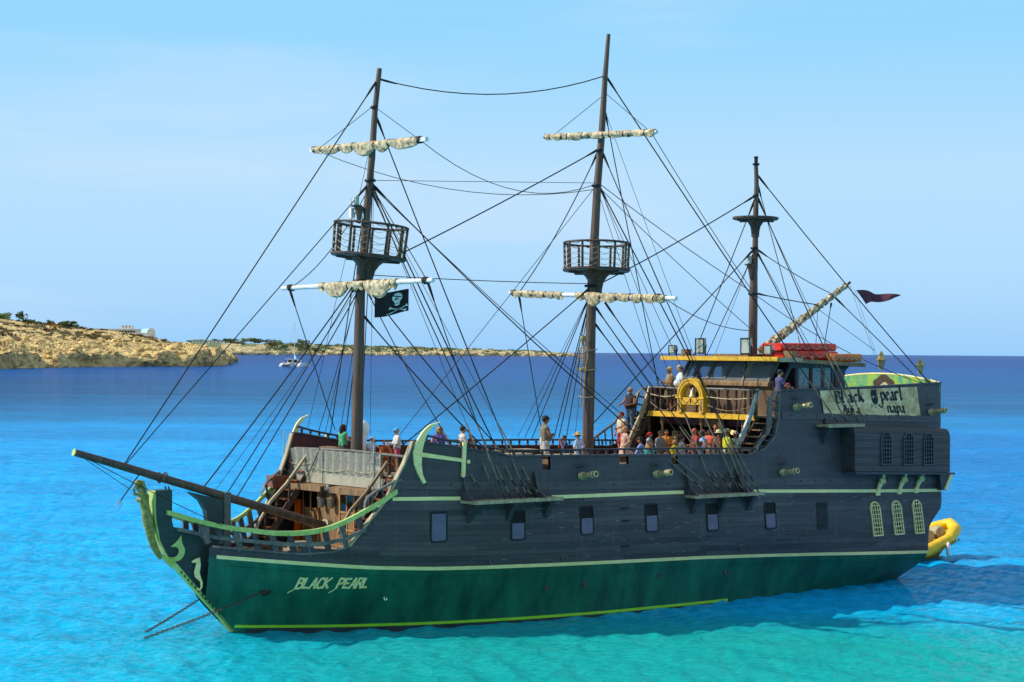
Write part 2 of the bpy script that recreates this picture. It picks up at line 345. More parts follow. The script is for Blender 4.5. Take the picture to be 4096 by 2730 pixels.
near.data.materials.append(M('soil')); near.data.materials.append(M('scrub'))
for p in near.data.polygons:
    c = p.center; 
    if p.normal.z > .86 and c.z > 10 and fbm((c.x*.02, c.y*.012, 5), 3) > -.12: p.material_index = 1
    if c.z > 14 and fbm((c.x*.06, c.y*.025, 8), 4) > .16: p.material_index = 2
far_tb = [(-900, 3900, 26), (-700, 3950, 25), (-520, 3990, 23), (-400, 4200, 22), (-297, 4330, 20), (-215, 4390, 18), (-136, 4420, 16.5), (-40, 4520, 15), (60, 4600, 12.5), (130, 4650, 9.5), (168, 4700, 6), (190, 4720, 1.5)]
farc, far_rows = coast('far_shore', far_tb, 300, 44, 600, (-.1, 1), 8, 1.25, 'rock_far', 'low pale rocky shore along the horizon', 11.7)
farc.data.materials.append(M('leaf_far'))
for p in farc.data.polygons:
    c = p.center
    if c.z > 8 and fbm((c.x*.02, c.y*.006, 2), 4) > .05+.5*sm((c.x+420)/500): p.material_index = 1
def ground_z(rows, x, y):
    best = None
    for r in rows[::3]:
        for p in r[::2]:
            d = (p[0]-x)**2+(p[1]-y)**2
            if best is None or d < best[0]: best = (d, p[2])
    return best[1]
# trees and bushes of the coast
def crown_mesh(name, h, wd, n, seed, leaf=.5, low=.25):
    rnd = random.Random(seed); mb = MB(); lobes = [(rnd.gauss(0, wd*.26), rnd.gauss(0, wd*.26), h*rnd.uniform(low+.12, .86), wd*rnd.uniform(.16, .32)) for _ in range(9)]
    for _ in range(n):
        cx, cy, cz, r = rnd.choice(lobes); t = rnd.uniform(0, 6.28); u = rnd.uniform(-1, 1); q = math.sqrt(1-u*u); rr = r*rnd.uniform(.55, 1.05)
        c = Vector((cx+q*math.cos(t)*rr, cy+q*math.sin(t)*rr, cz+u*rr*.8)); e1 = Vector((rnd.gauss(0, 1), rnd.gauss(0, 1), rnd.gauss(0, 1))).normalized(); e2 = e1.orthogonal()
        s = leaf*rnd.uniform(.6, 1.4); mb.add([c-e1*s, c+e2*s*.7, c+e1*s, c-e2*s*.7], [(0, 1, 2, 3)])
    return mb.mesh(name)
def trunk_mesh(h, r):
    mb = MB(); mb.tube([(0, 0, -.8), (.05*h, 0, h*.3), (0, .04*h, h*.62)], [r, r*.7, r*.4], 6)
    for k in range(4):
        t = k*1.6; mb.tube([(.02*h, .02*h, h*(.35+.06*k)), (.25*h*math.cos(t), .25*h*math.sin(t), h*.72)], [r*.4, r*.12], 5)
    return mb.mesh('trunk')
protos = [(crown_mesh('crown', 1, 1.15, 420, s, .07, .2), trunk_mesh(1, .035)) for s in range(4)]
def tree(name, x, y, z, h, wd, mat, label, k, group, rz):
    t = empty(name, (x, y, z), rz); me_c, me_t = protos[k % 4]
    if mat == 'leaf_far':
        me_c = me_c.copy(); me_c.materials.clear()
    c = obj('crown', me_c, mat, t); c.scale = (wd, wd, h); u = obj('trunk', me_t, 'trunk', t); u.scale = (h, h, h)
    return tag(t, label, 'tree' if h > 3.4 else 'bush', group)
def world_at(px, d): return ((px-2048)/8000*d, d)
ntree = [(4, 1330, 6.5, 7), (26, 1335, 8, 9), (62, 1345, 4.2, 7), (80, 1300, 7.5, 6), (108, 1350, 3.5, 8), (135, 1360, 3.8, 9), (165, 1370, 4.2, 9), (196, 1365, 5.3, 4.5), (232, 1370, 4.8, 8), (258, 1365, 5.5, 10), (285, 1375, 4.5, 9), (312, 1380, 3.4, 6)]
where = ['at the picture edge, leftmost on the headland', 'behind the pale rocks at the left edge', 'low between the two tall left trees', 'tall and rounded alone above the pale rocks', 'low, just left of the white car', 'behind the white car on the headland', 'right of the white car on the headland', 'slim and pointed just left of the orange van', 'behind the orange van on the headland', 'broadest of the clump right of the orange van', 'behind the parked trailer on the headland', 'rightmost and lowest of the headland clump']
for i, (px, d, h, wd) in enumerate(ntree):
    x, y = world_at(px, d); gz = min(ground_z(near_rows, x, y), 30)
    tree('evergreen_tree' if h > 5 else 'evergreen_bush', x, y, gz-.6, h, wd, 'leaf', 'dark green %s %s' % ('tree' if h > 5 else 'bush', where[i]), i, 'trees on the near headland', i*1.3)
rnd = random.Random(5)
fx = [770, 800, 832, 862, 890, 915, 950, 975, 1003, 1030, 1062, 1090, 1110, 1138, 1172, 1205, 1222, 1255, 1290, 1330, 1410]
fh = [7, 9, 8, 10, 12, 13, 12, 15, 14, 13, 13, 14, 15, 12, 13, 17, 16, 9, 6, 6, 10]
fw = [22, 22, 18, 20, 20, 22, 22, 16, 20, 22, 20, 22, 20, 18, 18, 22, 18, 18, 14, 16, 9]
for i, px in enumerate(fx):
    d = 4250+rnd.uniform(-60, 120); x, y = world_at(px, d); gz = ground_z(far_rows, x, y)
    pos = ('%s from the left' % ['first', 'second', 'third', 'fourth', 'fifth', 'sixth', 'seventh', 'eighth', 'ninth', 'tenth', 'eleventh', 'twelfth', 'thirteenth', 'fourteenth', 'fifteenth', 'sixteenth', 'seventeenth', 'eighteenth', 'nineteenth', 'twentieth', 'last'][i]) if i < 20 else 'standing alone just left of the foremast'
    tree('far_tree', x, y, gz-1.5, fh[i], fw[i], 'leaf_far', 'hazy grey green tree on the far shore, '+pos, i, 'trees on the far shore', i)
# boulders strewn at the foot of the headland
bd = MB(); rnd = random.Random(9)
for k in range(240):
    r = near_rows[rnd.randrange(175, 470)]; p = r[rnd.randrange(12, 46)]; s = rnd.uniform(.7, 2.4)
    o0 = len(bd.v); bd.ell((p[0], p[1], p[2]+s*.2), (s*rnd.uniform(.8, 1.5), s*rnd.uniform(.7, 1.2), s*rnd.uniform(.6, .95)), 7, 5)
    for q in range(o0, len(bd.v)):
        v = Vector(bd.v[q]); bd.v[q] = tuple(v+Vector((1, 1, 1))*.35*s*noise.noise(v*.9))
tag(bd.build('boulders', 'rock', None, False), 'pale boulders strewn over the headland slope', None, None, 'stuff')
sc = MB()
for k in range(420):
    r = near_rows[rnd.randrange(130, 500)]; p = r[rnd.randrange(44, 84)]; s = rnd.uniform(.6, 1.7)
    if p[2] < 9: continue
    for q in range(14):
        t = rnd.uniform(0, 6.28); c = Vector((p[0]+rnd.gauss(0, s), p[1]+rnd.gauss(0, s), p[2]+rnd.uniform(0, .9)*s*.6)); e1 = Vector((rnd.gauss(0, 1), rnd.gauss(0, 1), rnd.gauss(0, 1))).normalized(); e2 = e1.orthogonal(); z = .45*s
        sc.add([c-e1*z, c+e2*z, c+e1*z, c-e2*z], [(0, 1, 2, 3)])
tag(sc.build('low_scrub', 'scrub', None, False), 'dry brown scrub scattered over the headland', None, None, 'stuff')
fs_ = MB()
for k in range(520):
    r = far_rows[rnd.randrange(60, 250)]; p = r[rnd.randrange(14, 32)]; s = rnd.uniform(1.6, 4.6)
    if rnd.random() < sm((p[0]+450)/620)*.85: continue
    for q in range(16):
        c = Vector((p[0]+rnd.gauss(0, s), p[1]+rnd.gauss(0, s), p[2]+rnd.uniform(0, .8)*s*.7)); e1 = Vector((rnd.gauss(0, 1), rnd.gauss(0, 1), rnd.gauss(0, 1))).normalized(); e2 = e1.orthogonal(); z = .45*s
        fs_.add([c-e1*z, c+e2*z, c+e1*z, c-e2*z], [(0, 1, 2, 3)])
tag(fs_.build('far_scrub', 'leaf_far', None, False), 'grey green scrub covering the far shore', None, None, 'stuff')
# buildings behind the headland
def hotel():
    d = 1420; x0, _ = world_at(402, d); x1, _ = world_at(551, d); zb, zt = 17, 10+(1396-1316)/8000*d
    t = empty('hotel_building', ((x0+x1)/2, d, zb)); W = x1-x0; H = zt-zb
    mb = MB(); mb.b2((-W/2, 0, 0), (W/2, 12, H-.9)); mb.build('wall', 'plaster', t, False)
    mb = MB(); mb.b2((-W/2-.2, -.6, H-.9), (W/2+.2, 12.2, H)); mb.build('roof', 'plaster', t, False)
    mb = MB(); mb.b2((W*.03, 3, H), (W*.32, 9, H+2.6)); s = mb.build('stair_tower', 'plaster', t, False)
    mb = MB(); mb.b2((-.35, -.12, -.45), (.35, .05, .45)); me = mb.mesh('window')
    for k in range(3):
        o = obj('window', me, 'glass_dark', s); o.location = (W*.08+k*W*.09, 2.98, H+1.4)
    mb = MB(); mb.b2((-.62, -.15, -.62), (.62, .1, .62)); me2 = mb.mesh('window'); me2.materials.append(M('glass_dark'))
    for k in range(9):
        for f in range(2):
            o = obj('window', me2, None, t); o.location = (-W*.2+k*W*.075, -.02, H-2.0-f*2.0)
    tag(t, 'long flat roofed cream building behind the headland', 'building')
    x0, _ = world_at(508, 1400); x1, _ = world_at(621, 1400); xm, _ = world_at(558, 1400); zt = 10+(1397-1314)/8000*1400; zb = 15
    t = empty('vaulted_chapel', ((xm+x1)/2, 1400, zb)); r = 2.9; W = x1-xm; H = zt-zb
    arc = [(math.cos(a)*r, math.sin(a)*r) for a in fr(0, math.pi, 15)]
    mb = MB(); mb.loft([[(W/2-r+a, yy, H-r+b) for a, b in arc]+[(W/2-2*r, yy, 0), (W/2, yy, 0)] for yy in (-.3, 0)]); mb.build('facade', 'plaster', t, False)
    mb = MB(); mb.loft([[(W/2-r+a*.95+s, s2, H-r+b*.95) for a, b in arc]+[(W/2-2*r+s, s2, 0), (W/2+s, s2, 0)] for s, s2 in ((0, 0), (-7, 14))]); mb.build('vault_roof', 'blue_roof', t, False)
    mb = MB(); mb.prism([(W/2-r+a*.62, -.36, b*.62+.9) for a, b in arc]+[(W/2-r*1.62, -.36, 0), (W/2-r*.38, -.36, 0)], (0, .1, 0)); mb.build('arched_door', 'blue_door', t, False)
    mb = MB(); mb.b2((-W/2-8.2, .3, 0), (W/2-2*r, 5, H-3.2)); mb.build('side_wing', 'plaster', t, False)
    tag(t, 'white chapel with pale blue barrel roof beside the cream building', 'building')
hotel()
def villa(name, px, d, wd, hh, label, pav=False):
    x, y = world_at(px, d); z = ground_z(far_rows, x, y)-(0 if pav else 3); t = empty(name, (x, y, z))
    mb = MB()
    if pav:
        for sx in (-1, 1):
            for sy in (0, 1): MB().b2((sx*wd/2-.25, sy*wd-.25, -1), (sx*wd/2+.25, sy*wd+.25, hh)).build('post', 'wood_brown', t, False)
        mb = MB(); mb.lathe([(wd*.85, hh), (.2, hh+2.2)], (0, wd/2, 0), n=4); mb.build('roof', 'wood_brown', t, False)
    else:
        mb.b2((-wd/2, 0, -2), (wd/2, 10, hh)); mb.build('wall', 'plaster', t, False); mb = MB(); mb.b2((-wd/2-.8, -.8, hh), (wd/2+.8, 11, hh+1.2)); mb.build('roof', 'rock_far', t, False)
        mb = MB(); mb.b2((-.6, -.2, 2.5), (.6, .1, hh-1.5)); me = mb.mesh('window'); me.materials.append(M('glass_dark'))
        for k in range(3): obj('window', me, None, t).location = ((k-1)*wd*.3, 0, 1)
    tag(t, label, 'building')
villa('villa', 790, 4260, 24, 7, 'low pale villa at the left end of the far shore')
villa('villa', 858, 4280, 30, 8, 'low pale villa among far trees, right of the first villa')
villa('pavilion', 1723, 4440, 8, 4, 'small open pavilion with pointed roof on the far shore', True)
def vehicle(name, px, py, d, L, H, mat, label, cat):
    x, _ = world_at(px, d); z = min(ground_z(near_rows, x, d), 10+(1396-py)/8000*d); t = empty(name, (x, d, z), R(8))
    mb = MB(); mb.prism([(-L/2, -.8, .35), (L/2, -.8, .35), (L/2, -.8, H*.55), (L*.28, -.8, H*.6), (L*.12, -.8, H), (-L*.36, -.8, H), (-L/2, -.8, H*.62)], (0, 1.6, 0)); mb.build('body', mat, t, False)
    mb = MB(); mb.b2((-L*.3, -.84, H*.64), (L*.1, -.79, H*.92)); mb.build('window', 'glass_dark', t, False)
    mb = MB(); mb.lathe([(.33, -.12), (.33, .12)], (0, 0, .3), (0, 1, 0), 10); me = mb.mesh('wheel'); me.materials.append(M('rubber'))
    for sx in (-1, 1):
        for yy in (-.78, .78): obj('wheel', me, None, t).location = (sx*L*.3, yy, 0)
    tag(t, label, cat)
vehicle('parked_car', 152, 1306, 1280, 4.4, 1.6, 'car_white', 'small pale car parked on top of the headland', 'car')
vehicle('delivery_van', 216, 1303, 1285, 4.6, 2.9, 'car_orange', 'orange van parked left of the yellow car on the headland', 'van')
vehicle('parked_car', 226, 1311, 1262, 3.6, 1.5, 'car_yellow', 'yellow car in front of the orange van on the headland', 'car')
vehicle('parked_car', 73, 1321, 1225, 5, 1.7, 'car_dark', 'dark brown car low on the headland near the left edge', 'car')
vehicle('parked_trailer', 277, 1310, 1285, 4.3, 1.3, 'leaf', 'green trailer parked right of the orange van', 'trailer')
# ------------------------------------------------------------------ catamaran
def catamaran():
    d = 1190; x, y = world_at(1157, d); t = empty('sailing_catamaran', (x, y, 0), R(-14))
    for s in (-1, 1):
        rows = []
        for k in range(9):
            u = k/8; wv = 1.7*(1-.75*sm((u-.5)/.5)); zt = 2.3 if u > .18 else .9+1.4*u/.18
            rows.append([(s*5.6-wv/2, u*20, zt), (s*5.6-wv/2*.8, u*20, -.5), (s*5.6+wv/2*.8, u*20, -.5), (s*5.6+wv/2, u*20, zt)])
        mb = MB(); mb.loft(rows); h = mb.build('hull', 'white_gel', t, False)
        mb = MB()
        for k in range(3): mb.b2((s*5.6-.6, .3+k*1.1, .25+k*.55), (s*5.6+.6, 1.4+k*1.1, .4+k*.55))
        mb.build('stern_steps', 'wood_light', h, False)
    mb = MB(); mb.b2((-5, 2.5, 1.5), (5, 16, 2.2)); mb.build('bridge_deck', 'white_gel', t, False)
    mb = MB(); mb.prism([(-3.6, 6, 2.2), (3.6, 6, 2.2), (3.0, 6, 4.3), (-3.0, 6, 4.3)], (0, 6, 0)); cb = mb.build('cabin', 'white_gel', t, False)
    mb = MB(); mb.prism([(-3.1, 5.95, 2.8), (3.1, 5.95, 2.8), (2.7, 5.95, 4.0), (-2.7, 5.95, 4.0)], (0, .1, 0)); mb.build('window', 'glass_dark', cb, False)
    mb = MB(); mb.b2((-4.2, 3, 4.6), (2.8, 8, 4.75)); mb.build('sun_awning', 'white_gel', t, False)
    mb = MB(); mb.tube([(0, 9, 2), (.15, 9, 27)], [.2, .12], 8); ms = mb.build('mast', 'white_gel', t, False)
    mb = MB(); mb.bar((-2, 9, 17.5), (2.1, 9, 17.5), .1, .08); mb.build('spreader', 'lamp_body', ms, False)
    mb = MB(); mb.bar((-2.3, 4, 10.6), (0, 9, 10.4), .22, .25); mb.build('boom', 'white_gel', ms, False)
    for s in (-1, 1):
        mb = MB(); mb.tube([(s*5.6, 8, 2.2), (s*2, 9, 17.5), (.15, 9, 26.5)], .03, 4); mb.build('stay', 'rope_dark', ms, False)
    mb = MB(); mb.prism([(-.1, 8.8, 4.8), (1.7, 8.4, 4.6), (.1, 8.8, 8)], (0, .08, 0)); mb.build('folded_sail', 'blue_roof', t, False)
    mb = MB(); mb.loft([[(-3.4+.4*k, 2.2, 1.0+.02*k*k), (-3.4+.4*k, 2.2, 1.5), (-3.4+.4*k, 3.4, 1.5), (-3.4+.4*k, 3.4, 1.0+.02*k*k)] for k in range(14)]); mb.build('tender_dinghy', 'lamp_body', t, False)
    tag(t, 'white sailing catamaran at anchor off the far shore', 'catamaran')
    cols = ['#b5795a', '#c9c2b8', '#8a3b38', '#3b4a6b', '#c08a6a', '#2c2c34', '#d8b28a', '#7a5a4a', '#a8504a', '#e0ddd2']
    spots = [(-6.1, 3.2, 2.3), (-5.2, 4.1, 2.3), (-4.3, 3.3, 2.2), (-3.2, 3.8, 2.2), (-1.9, 3.4, 2.2), (-.7, 3.9, 2.2), (.6, 3.3, 2.2), (4.4, 3.6, 2.2), (5.4, 4.2, 2.3), (6.2, 3.6, 2.3)]
    for k, (a, b, c) in enumerate(spots):
        mb = MB(); mb.tube([(-.11, 0, 0), (-.1, .02, .48), (-.09, 0, .88)], [.07, .09, .11], 6); mb.tube([(.11, 0, 0), (.1, .02, .48), (.09, 0, .88)], [.07, .09, .11], 6)
        mb.tube([(0, 0, .85), (0, 0, 1.15), (0, 0, 1.42), (0, 0, 1.5)], [.16, .16, .19, .06], 8)
        for s in (-1, 1): mb.tube([(s*.2, 0, 1.4), (s*.27, .03, 1.12), (s*.22, .18, .9)], [.055, .045, .035], 6)
        mb.tube([(0, 0, 1.45), (0, 0, 1.55)], .05, 6); mb.ell((0, .01, 1.64), (.09, .1, .12), 8, 6)
        me = mb.mesh('person'); p = obj('person', me, cloth(cols[k]), None, True)
        v = t.matrix_basis @ Vector((a, b, c)); p.location = v; p.rotation_euler = (0, 0, k*1.1)
        side = ['outermost at its left end', 'second from its left end', 'third from its left end', 'fourth from its left end', 'fifth from its left end', 'sixth from its left end', 'just right of its mast', 'third from its right end', 'second from its right end', 'outermost at its right end'][k]
        tag(p, 'tiny passenger standing on the catamaran stern, '+side, 'person', 'passengers on the catamaran')
catamaran()
# ------------------------------------------------------------------ the ship: x aft from the stem, y to port, z up from the water
TH = R(38.5); SHIP_O = Vector((-9.925, 70.996, 0))
def SW(x, y, z): return Vector((SHIP_O.x+x*math.cos(TH)+y*math.sin(TH), SHIP_O.y+x*math.sin(TH)-y*math.cos(TH), z))
ship = empty('pirate_ship', SHIP_O, TH)
tag(ship, 'large black and green wooden pirate ship with three masts', 'ship')
W0 = [(-3, .12), (-.2, .12), (0, .15), (1.5, 1.15), (3.5, 2.2), (6.6, 3.3), (10, 3.95), (14, 4.25), (19.3, 4.0), (25, 3.4), (30.8, 2.65), (33, 2.0), (36, 1.5)]
W1 = [(-6, .12), (-2, .14), (-1.6, .2), (-.8, .95), (0, 1.55), (2, 2.85), (4, 3.75), (6, 4.3), (8, 4.55), (12, 4.7), (18, 4.7), (24, 4.55), (30, 4.25), (34, 4.0), (38, 3.8)]
def smi(x, tb, h=.9): return (interp(x-h, tb)+2*interp(x, tb)+interp(x+h, tb))/4 if x > .5 else interp(x, tb)
def B(x, z):
    b0 = smi(x, W0); b1 = smi(x, W1); t = sm((z+.6)/(3.8-1.8*sm((x-20)/10))); b = b0+(b1-b0)*t
    if z > 3: b -= .09*(z-3)*sm((x-6)/10)
    return max(.1, b)
TOP = [(-1.3, 3.12), (0, 2.98), (1.4, 2.83), (2.35, 2.9), (2.9, 3.1), (3.54, 3.96), (4.2, 4.83), (4.47, 5.44), (4.74, 5.97), (4.95, 6.5), (5.05, 6.78), (5.46, 6.74), (7.25, 6.46), (8.45, 6.30), (8.91, 6.16), (10, 6.14), (13.9, 6.06), (19.6, 5.92), (21.6, 5.86), (22.48, 6.08), (23.12, 6.57), (23.41, 7.28), (23.53, 8.1), (23.58, 8.46), (29, 8.55), (34.7, 8.72)]
LS = [(-1.3, 2.78), (-.97, 2.75), (.9, 2.57), (3.64, 2.33), (6, 2.21), (9.7, 2.12), (18.5, 1.91), (26, 1.62), (34.4, 1.22)]
US = [(4.27, 4.75), (5.85, 4.73), (11.2, 4.6), (17.2, 4.54), (22.1, 4.4), (29.9, 4.1), (34, 3.96)]
RUB = [(4.2, 5.14), (8.56, 4.96), (12.1, 4.85), (23.9, 4.59), (34, 4.27)]
AFTB = [(23.5, 7.33), (34.5, 6.96)]
EDGE = [(2.83, -1.15), (2.9, 2.35), (3.1, 2.9), (3.96, 3.54), (4.83, 4.2), (5.44, 4.47)]
def deckz(x): return 5.5-.031*(x-6)
XS = sorted(set([-1.2, -1, -.8, -.5, -.2, .2, .6, 1, 1.5, 2, 2.35, 2.6, 2.9, 3.1, 3.3, 3.54, 3.8, 4, 4.2, 4.35, 4.47, 4.6, 4.74, 4.85, 4.95, 5.05, 5.25, 5.46]+[6+.5*k for k in range(31)]+[10.56, 10.94, 14.43, 14.9, 17.16, 17.5]+[21.3, 21.6, 21.9, 22.2, 22.48, 22.7, 22.9, 23.12, 23.25, 23.41, 23.48, 23.53, 23.58, 24]+[24.5+.5*k for k in range(17)]+[33.05, 33.5, 34, 34.5]))
OPEN = [(10.56, 10.94, 5.70), (14.43, 14.9, 5.68), (17.16, 17.5, 5.64)]
XEND = [(-1, 32.2), (0, 32.75), (.6, 33.0), (2.3, 33.05), (2.6, 33.2), (2.9, 33.6), (3.2, 33.95), (3.5, 34.05), (4.9, 34.1), (7, 34.35), (8.8, 34.55)]
def clampx(x, z): return min(max(x, .08-.98*z if z < 1.4 else -1.3), interp(z, XEND))
def shell(xs, zlo, zhi, n, off=0.0, drop=None, sides=(1, -1)):
    mb = MB()
    for s in sides:
        rows = [[(clampx(x, z), s*(B(clampx(x, z), z)+off), z) for z in fr(zlo(x), max(zhi(x), zlo(x)+.02), n)] for x in xs]
        nn = len(rows[0]); vs = [v for r in rows for v in r]; fs = []
        for i in range(len(rows)-1):
            for j in range(nn-1):
                f = (i*nn+j, i*nn+j+1, (i+1)*nn+j+1, (i+1)*nn+j); c = [sum(vs[q][t] for q in f)/4 for t in range(3)]
                if drop and drop(c, s): continue
                fs.append(f)
        mb.add(vs, fs)
    return mb
def cut(c, s): return s > 0 and any(a < c[0] < b and c[2] > z for a, b, z in OPEN)
lower = shell([x for x in XS if x <= 33.6], lambda x: -1.0, lambda x: interp(x, LS), 14)
def transom(zs): return MB().grid([[(interp(z, XEND), f*B(interp(z, XEND), z), z) for f in (1, .5, 0, -.5, -1)] for z in zs])
tr0 = transom(fr(-1, 1.3, 8)); lower.add(tr0.v, tr0.f)
hull_lo = lower.build('lower_hull', 'hull_bounce_green', ship, smooth=True)
upper = shell(XS, lambda x: interp(x, LS), lambda x: interp(x, TOP), 26, 0, cut)
tr0 = transom(fr(1.25, 8.72, 24)); upper.add(tr0.v, tr0.f)
hull_up = upper.build('upper_hull', 'hull_black', ship, smooth=True)
xin = [x for x in XS if x >= 4.74]
def low_in(x): return deckz(x)-.1 if x < 23.55 else 7.35
inn = shell(xin, low_in, lambda x: interp(x, TOP)-.01, 8, -.14, cut)
inn.build('bulwark_lining', 'red_inside', ship)
# cap boards on the bulwark tops
for s in (1, -1):
    for nm, a, b, mt, wd, th in (('bow_cap_board', -1.1, 2.9, 'wood_grey', .2, .06), ('sweep_edge_board', 2.9, 5.05, 'wood_light', .2, .07), ('bulwark_cap', 5.05, 22.2, 'hull_black', .24, .06), ('stern_sweep_board', 22.2, 23.58, 'wood_grey', .2, .07), ('stern_cap', 23.58, 34.52, 'hull_black', .24, .07)):
        xs = [a]+[x for x in XS if a < x < b]+[b]
        ring = []
        for i, x in enumerate(xs):
            z = interp(x, TOP); xa, xb = xs[max(i-1, 0)], xs[min(i+1, len(xs)-1)]; d = Vector((xb-xa, 0, interp(xb, TOP)-interp(xa, TOP))).normalized(); nrm = Vector((-d.z, 0, d.x))
            y = s*(B(x, z)-.06); c = Vector((x, y, z)); ring.append([c+Vector((0, wd/2, 0)), c+Vector((0, -wd/2, 0)), c+Vector((0, -wd/2, 0))+nrm*th, c+Vector((0, wd/2, 0))+nrm*th])
        MB().loft(ring).build(nm, mt, ship)
# port planking, plank by plank
NSTR = 13; rnd = random.Random(2)
for k in range(NSTR):
    def zz(x, f): return interp(x, LS)+.09+(interp(x, US)-.03-interp(x, LS)-.09)*f
    f0, f1 = k/NSTR, (k+1)/NSTR
    z0 = zz(4, f0); xs0 = max(interp(z0+.12, EDGE), -1.05 if z0 < 2.8 else 2.4)+.12
    xe = min(interp(zz(33.3, f0), XEND), interp(zz(33.3, f1), XEND))-.03
    cuts = [xs0]; x = xs0+rnd.uniform(2, 5)
    while x < xe-2: cuts.append(x); x += rnd.uniform(4.2, 6.4)
    cuts.append(xe)
    for a, b in zip(cuts, cuts[1:]):
        n = max(3, int((b-a)/.55)); ring = []
        pr = rnd.uniform(.016, .024)
        for x in fr(a+.006, b-.006, n):
            za, zb = zz(x, f0)+.005, zz(x, f1)-.005
            ring.append([(x, B(x, za)-.02, za), (x, B(x, za)+pr, za), (x, B(x, zb)+pr, zb), (x, B(x, zb)-.02, zb)])
        MB().loft(ring).build('plank', rnd.choice(['hull_plank', 'hull_plank', 'hull_plank_b', 'hull_plank_c']), hull_up)
def strip(a, b, z0, z1, off, mat, name, parent, step=.4, back=.03):
    n = max(3, int((b-a)/step)); ring = []
    for x in fr(a, b, n):
        p, q = z0(x), z1(x); ring.append([(x, B(x, p)-back, p), (x, B(x, p)+off, p), (x, B(x, q)+off, q), (x, B(x, q)-back, q)])
    return MB().loft(ring).build(name, mat, parent)
strip(-1.0, 33.03, lambda x: interp(x, LS)-.05, lambda x: interp(x, LS)+.08, .035, 'trim_green', 'lower_stripe', hull_up)
for a, b in ((4.3, 6.85), (10.95, 17.7), (21.65, 34.05)):
    strip(a, b, lambda x: interp(x, US)-.05, lambda x: interp(x, US)+.08, .035, 'trim_green', 'upper_stripe', hull_up)
strip(.35, 32.6, lambda x: -.4, lambda x: .165-.0087*x, .012, 'knee_black', 'waterline_shade', hull_lo, .3)  # dark strip: shading and reflection near the water put into colour
strip(-.02, 20.8, lambda x: .17-.0087*x-.0, lambda x: .27-.0085*x, .02, 'boot_stripe', 'waterline_stripe', hull_lo, .3)
strip(4.35, 34.05, lambda x: interp(x, RUB), lambda x: interp(x, RUB)+.3, .035, 'hull_plank_c', 'rubbing_strake', hull_up)
strip(23.6, 34.33, lambda x: interp(x, AFTB), lambda x: interp(x, AFTB)+.28, .035, 'hull_plank_c', 'stern_strake', hull_up)
strip(-.9, 33.0, lambda x: interp(x, LS)-.36, lambda x: interp(x, LS)-.28, .03, 'hull_bounce_green', 'wale', hull_lo)
for x in [5.5+.95*k for k in range(31)]: MB().lathe([(.035, 0), (.03, .02), (.005, .03)], (x, B(x, interp(x, RUB)+.17)+.03, interp(x, RUB)+.17), (0, 1, 0), 7).build('bolt', 'iron', hull_up)
for x in [24.2+.8*k for k in range(13)]: MB().lathe([(.03, 0), (.025, .02), (.005, .03)], (x, B(x, interp(x, AFTB)+.15)+.03, interp(x, AFTB)+.15), (0, 1, 0), 7).build('bolt', 'iron', hull_up)
# worn paint along a few seams
sc_ = MB(); rnd = random.Random(4)
for k in range(150):
    x = rnd.uniform(8.5, 32); f = rnd.randrange(1, NSTR)/NSTR; z = interp(x, LS)+.09+(interp(x, US)-.03-interp(x, LS)-.09)*f; L = rnd.uniform(.05, .35)
    sc_.add([(x, B(x, z)+.0235, z-.004), (x+L, B(x+L, z)+.0235, z-.004), (x+L, B(x+L, z)+.0235, z+.004), (x, B(x, z)+.0235, z+.004)], [(0, 1, 2, 3)])
tag(sc_.build('worn_seams', 'lamp_body', hull_up), None, None, None, 'stuff')
# side windows
def rrect(w, h, r, n=4):
    o = []
    for cx, cz, a0 in ((w/2-r, h/2-r, 0), (-w/2+r, h/2-r, 90), (-w/2+r, -h/2+r, 180), (w/2-r, -h/2+r, 270)):
        for k in range(n+1): a = R(a0+90*k/n); o.append((cx+r*math.cos(a), cz+r*math.sin(a)))
    return o
def on_hull(x, z, off): return (x, B(x, z)+off, z)
def side_window(cx, cz, wd, ht, blind, lean=.0):
    f = empty('side_window', parent=ship); o1 = rrect(wd, ht, .1); o2 = rrect(wd-.1, ht-.1, .07)
    P = lambda l, off: [on_hull(cx+a-lean*b, cz+b, off) for a, b in l]
    mb = MB(); mb.loft([P(o1, 0), P(o1, .055), P(o2, .055), P(o2, .0)], False); mb.build('rubber_frame', 'rubber', f)
    MB().add(P(o2, .027), [tuple(range(len(o2)))]).build('pane', 'dark_room', f)
    if blind: 
        zt = -ht/2+.05+(ht-.1)*blind; pl = [(a, min(b, zt)) for a, b in rrect(wd-.11, ht-.11, .07)]
        MB().prism(P(pl, .03), (0, .012, 0)).build('blind', 'window_blind', f)
for x, z, bl in ((6.0, 3.73, .97), (9.36, 3.65, .58), (12.62, 3.68, .58), (15.92, 3.63, .58), (19.2, 3.51, .6), (22.55, 3.41, .57)): side_window(x, z, .66, 1.1, bl)
f = empty('louvre_vent', parent=ship)
MB().add([on_hull(25.75+a, 3.26+b, .028) for a, b in ((-.33, -.55), (.33, -.55), (.33, .55), (-.33, .55))], [(0, 1, 2, 3)]).build('backing', 'rubber', f)
for k in range(11):
    z = 2.76+k*.1; MB().bar(on_hull(25.42, z, .05), on_hull(26.08, z, .05), .05, .05, (0, .6, 1)).build('slat', 'hull_plank_b', f)
for x, z, r in ((8.26, 2.39, .1), (11.53, 2.34, .09), (21.0, 2.16, .09), (16.57, 1.35, .08), (20.38, 1.2, .08), (12.75, 1.25, .08), (10.95, 1.25, .07)):
    f = empty('porthole', parent=ship); y = B(x, z); MB().lathe([(r*1.35, 0), (r*1.35, .035), (r, .035), (r, .0)], (x, y+.012, z), (0, 1, .1), 14, False).build('ring', 'hull_plank_c', f); MB().lathe([(r, 0), (r, .006)], (x, y+.016, z), (0, 1, .1), 14).build('glass', 'glass_dark', f)
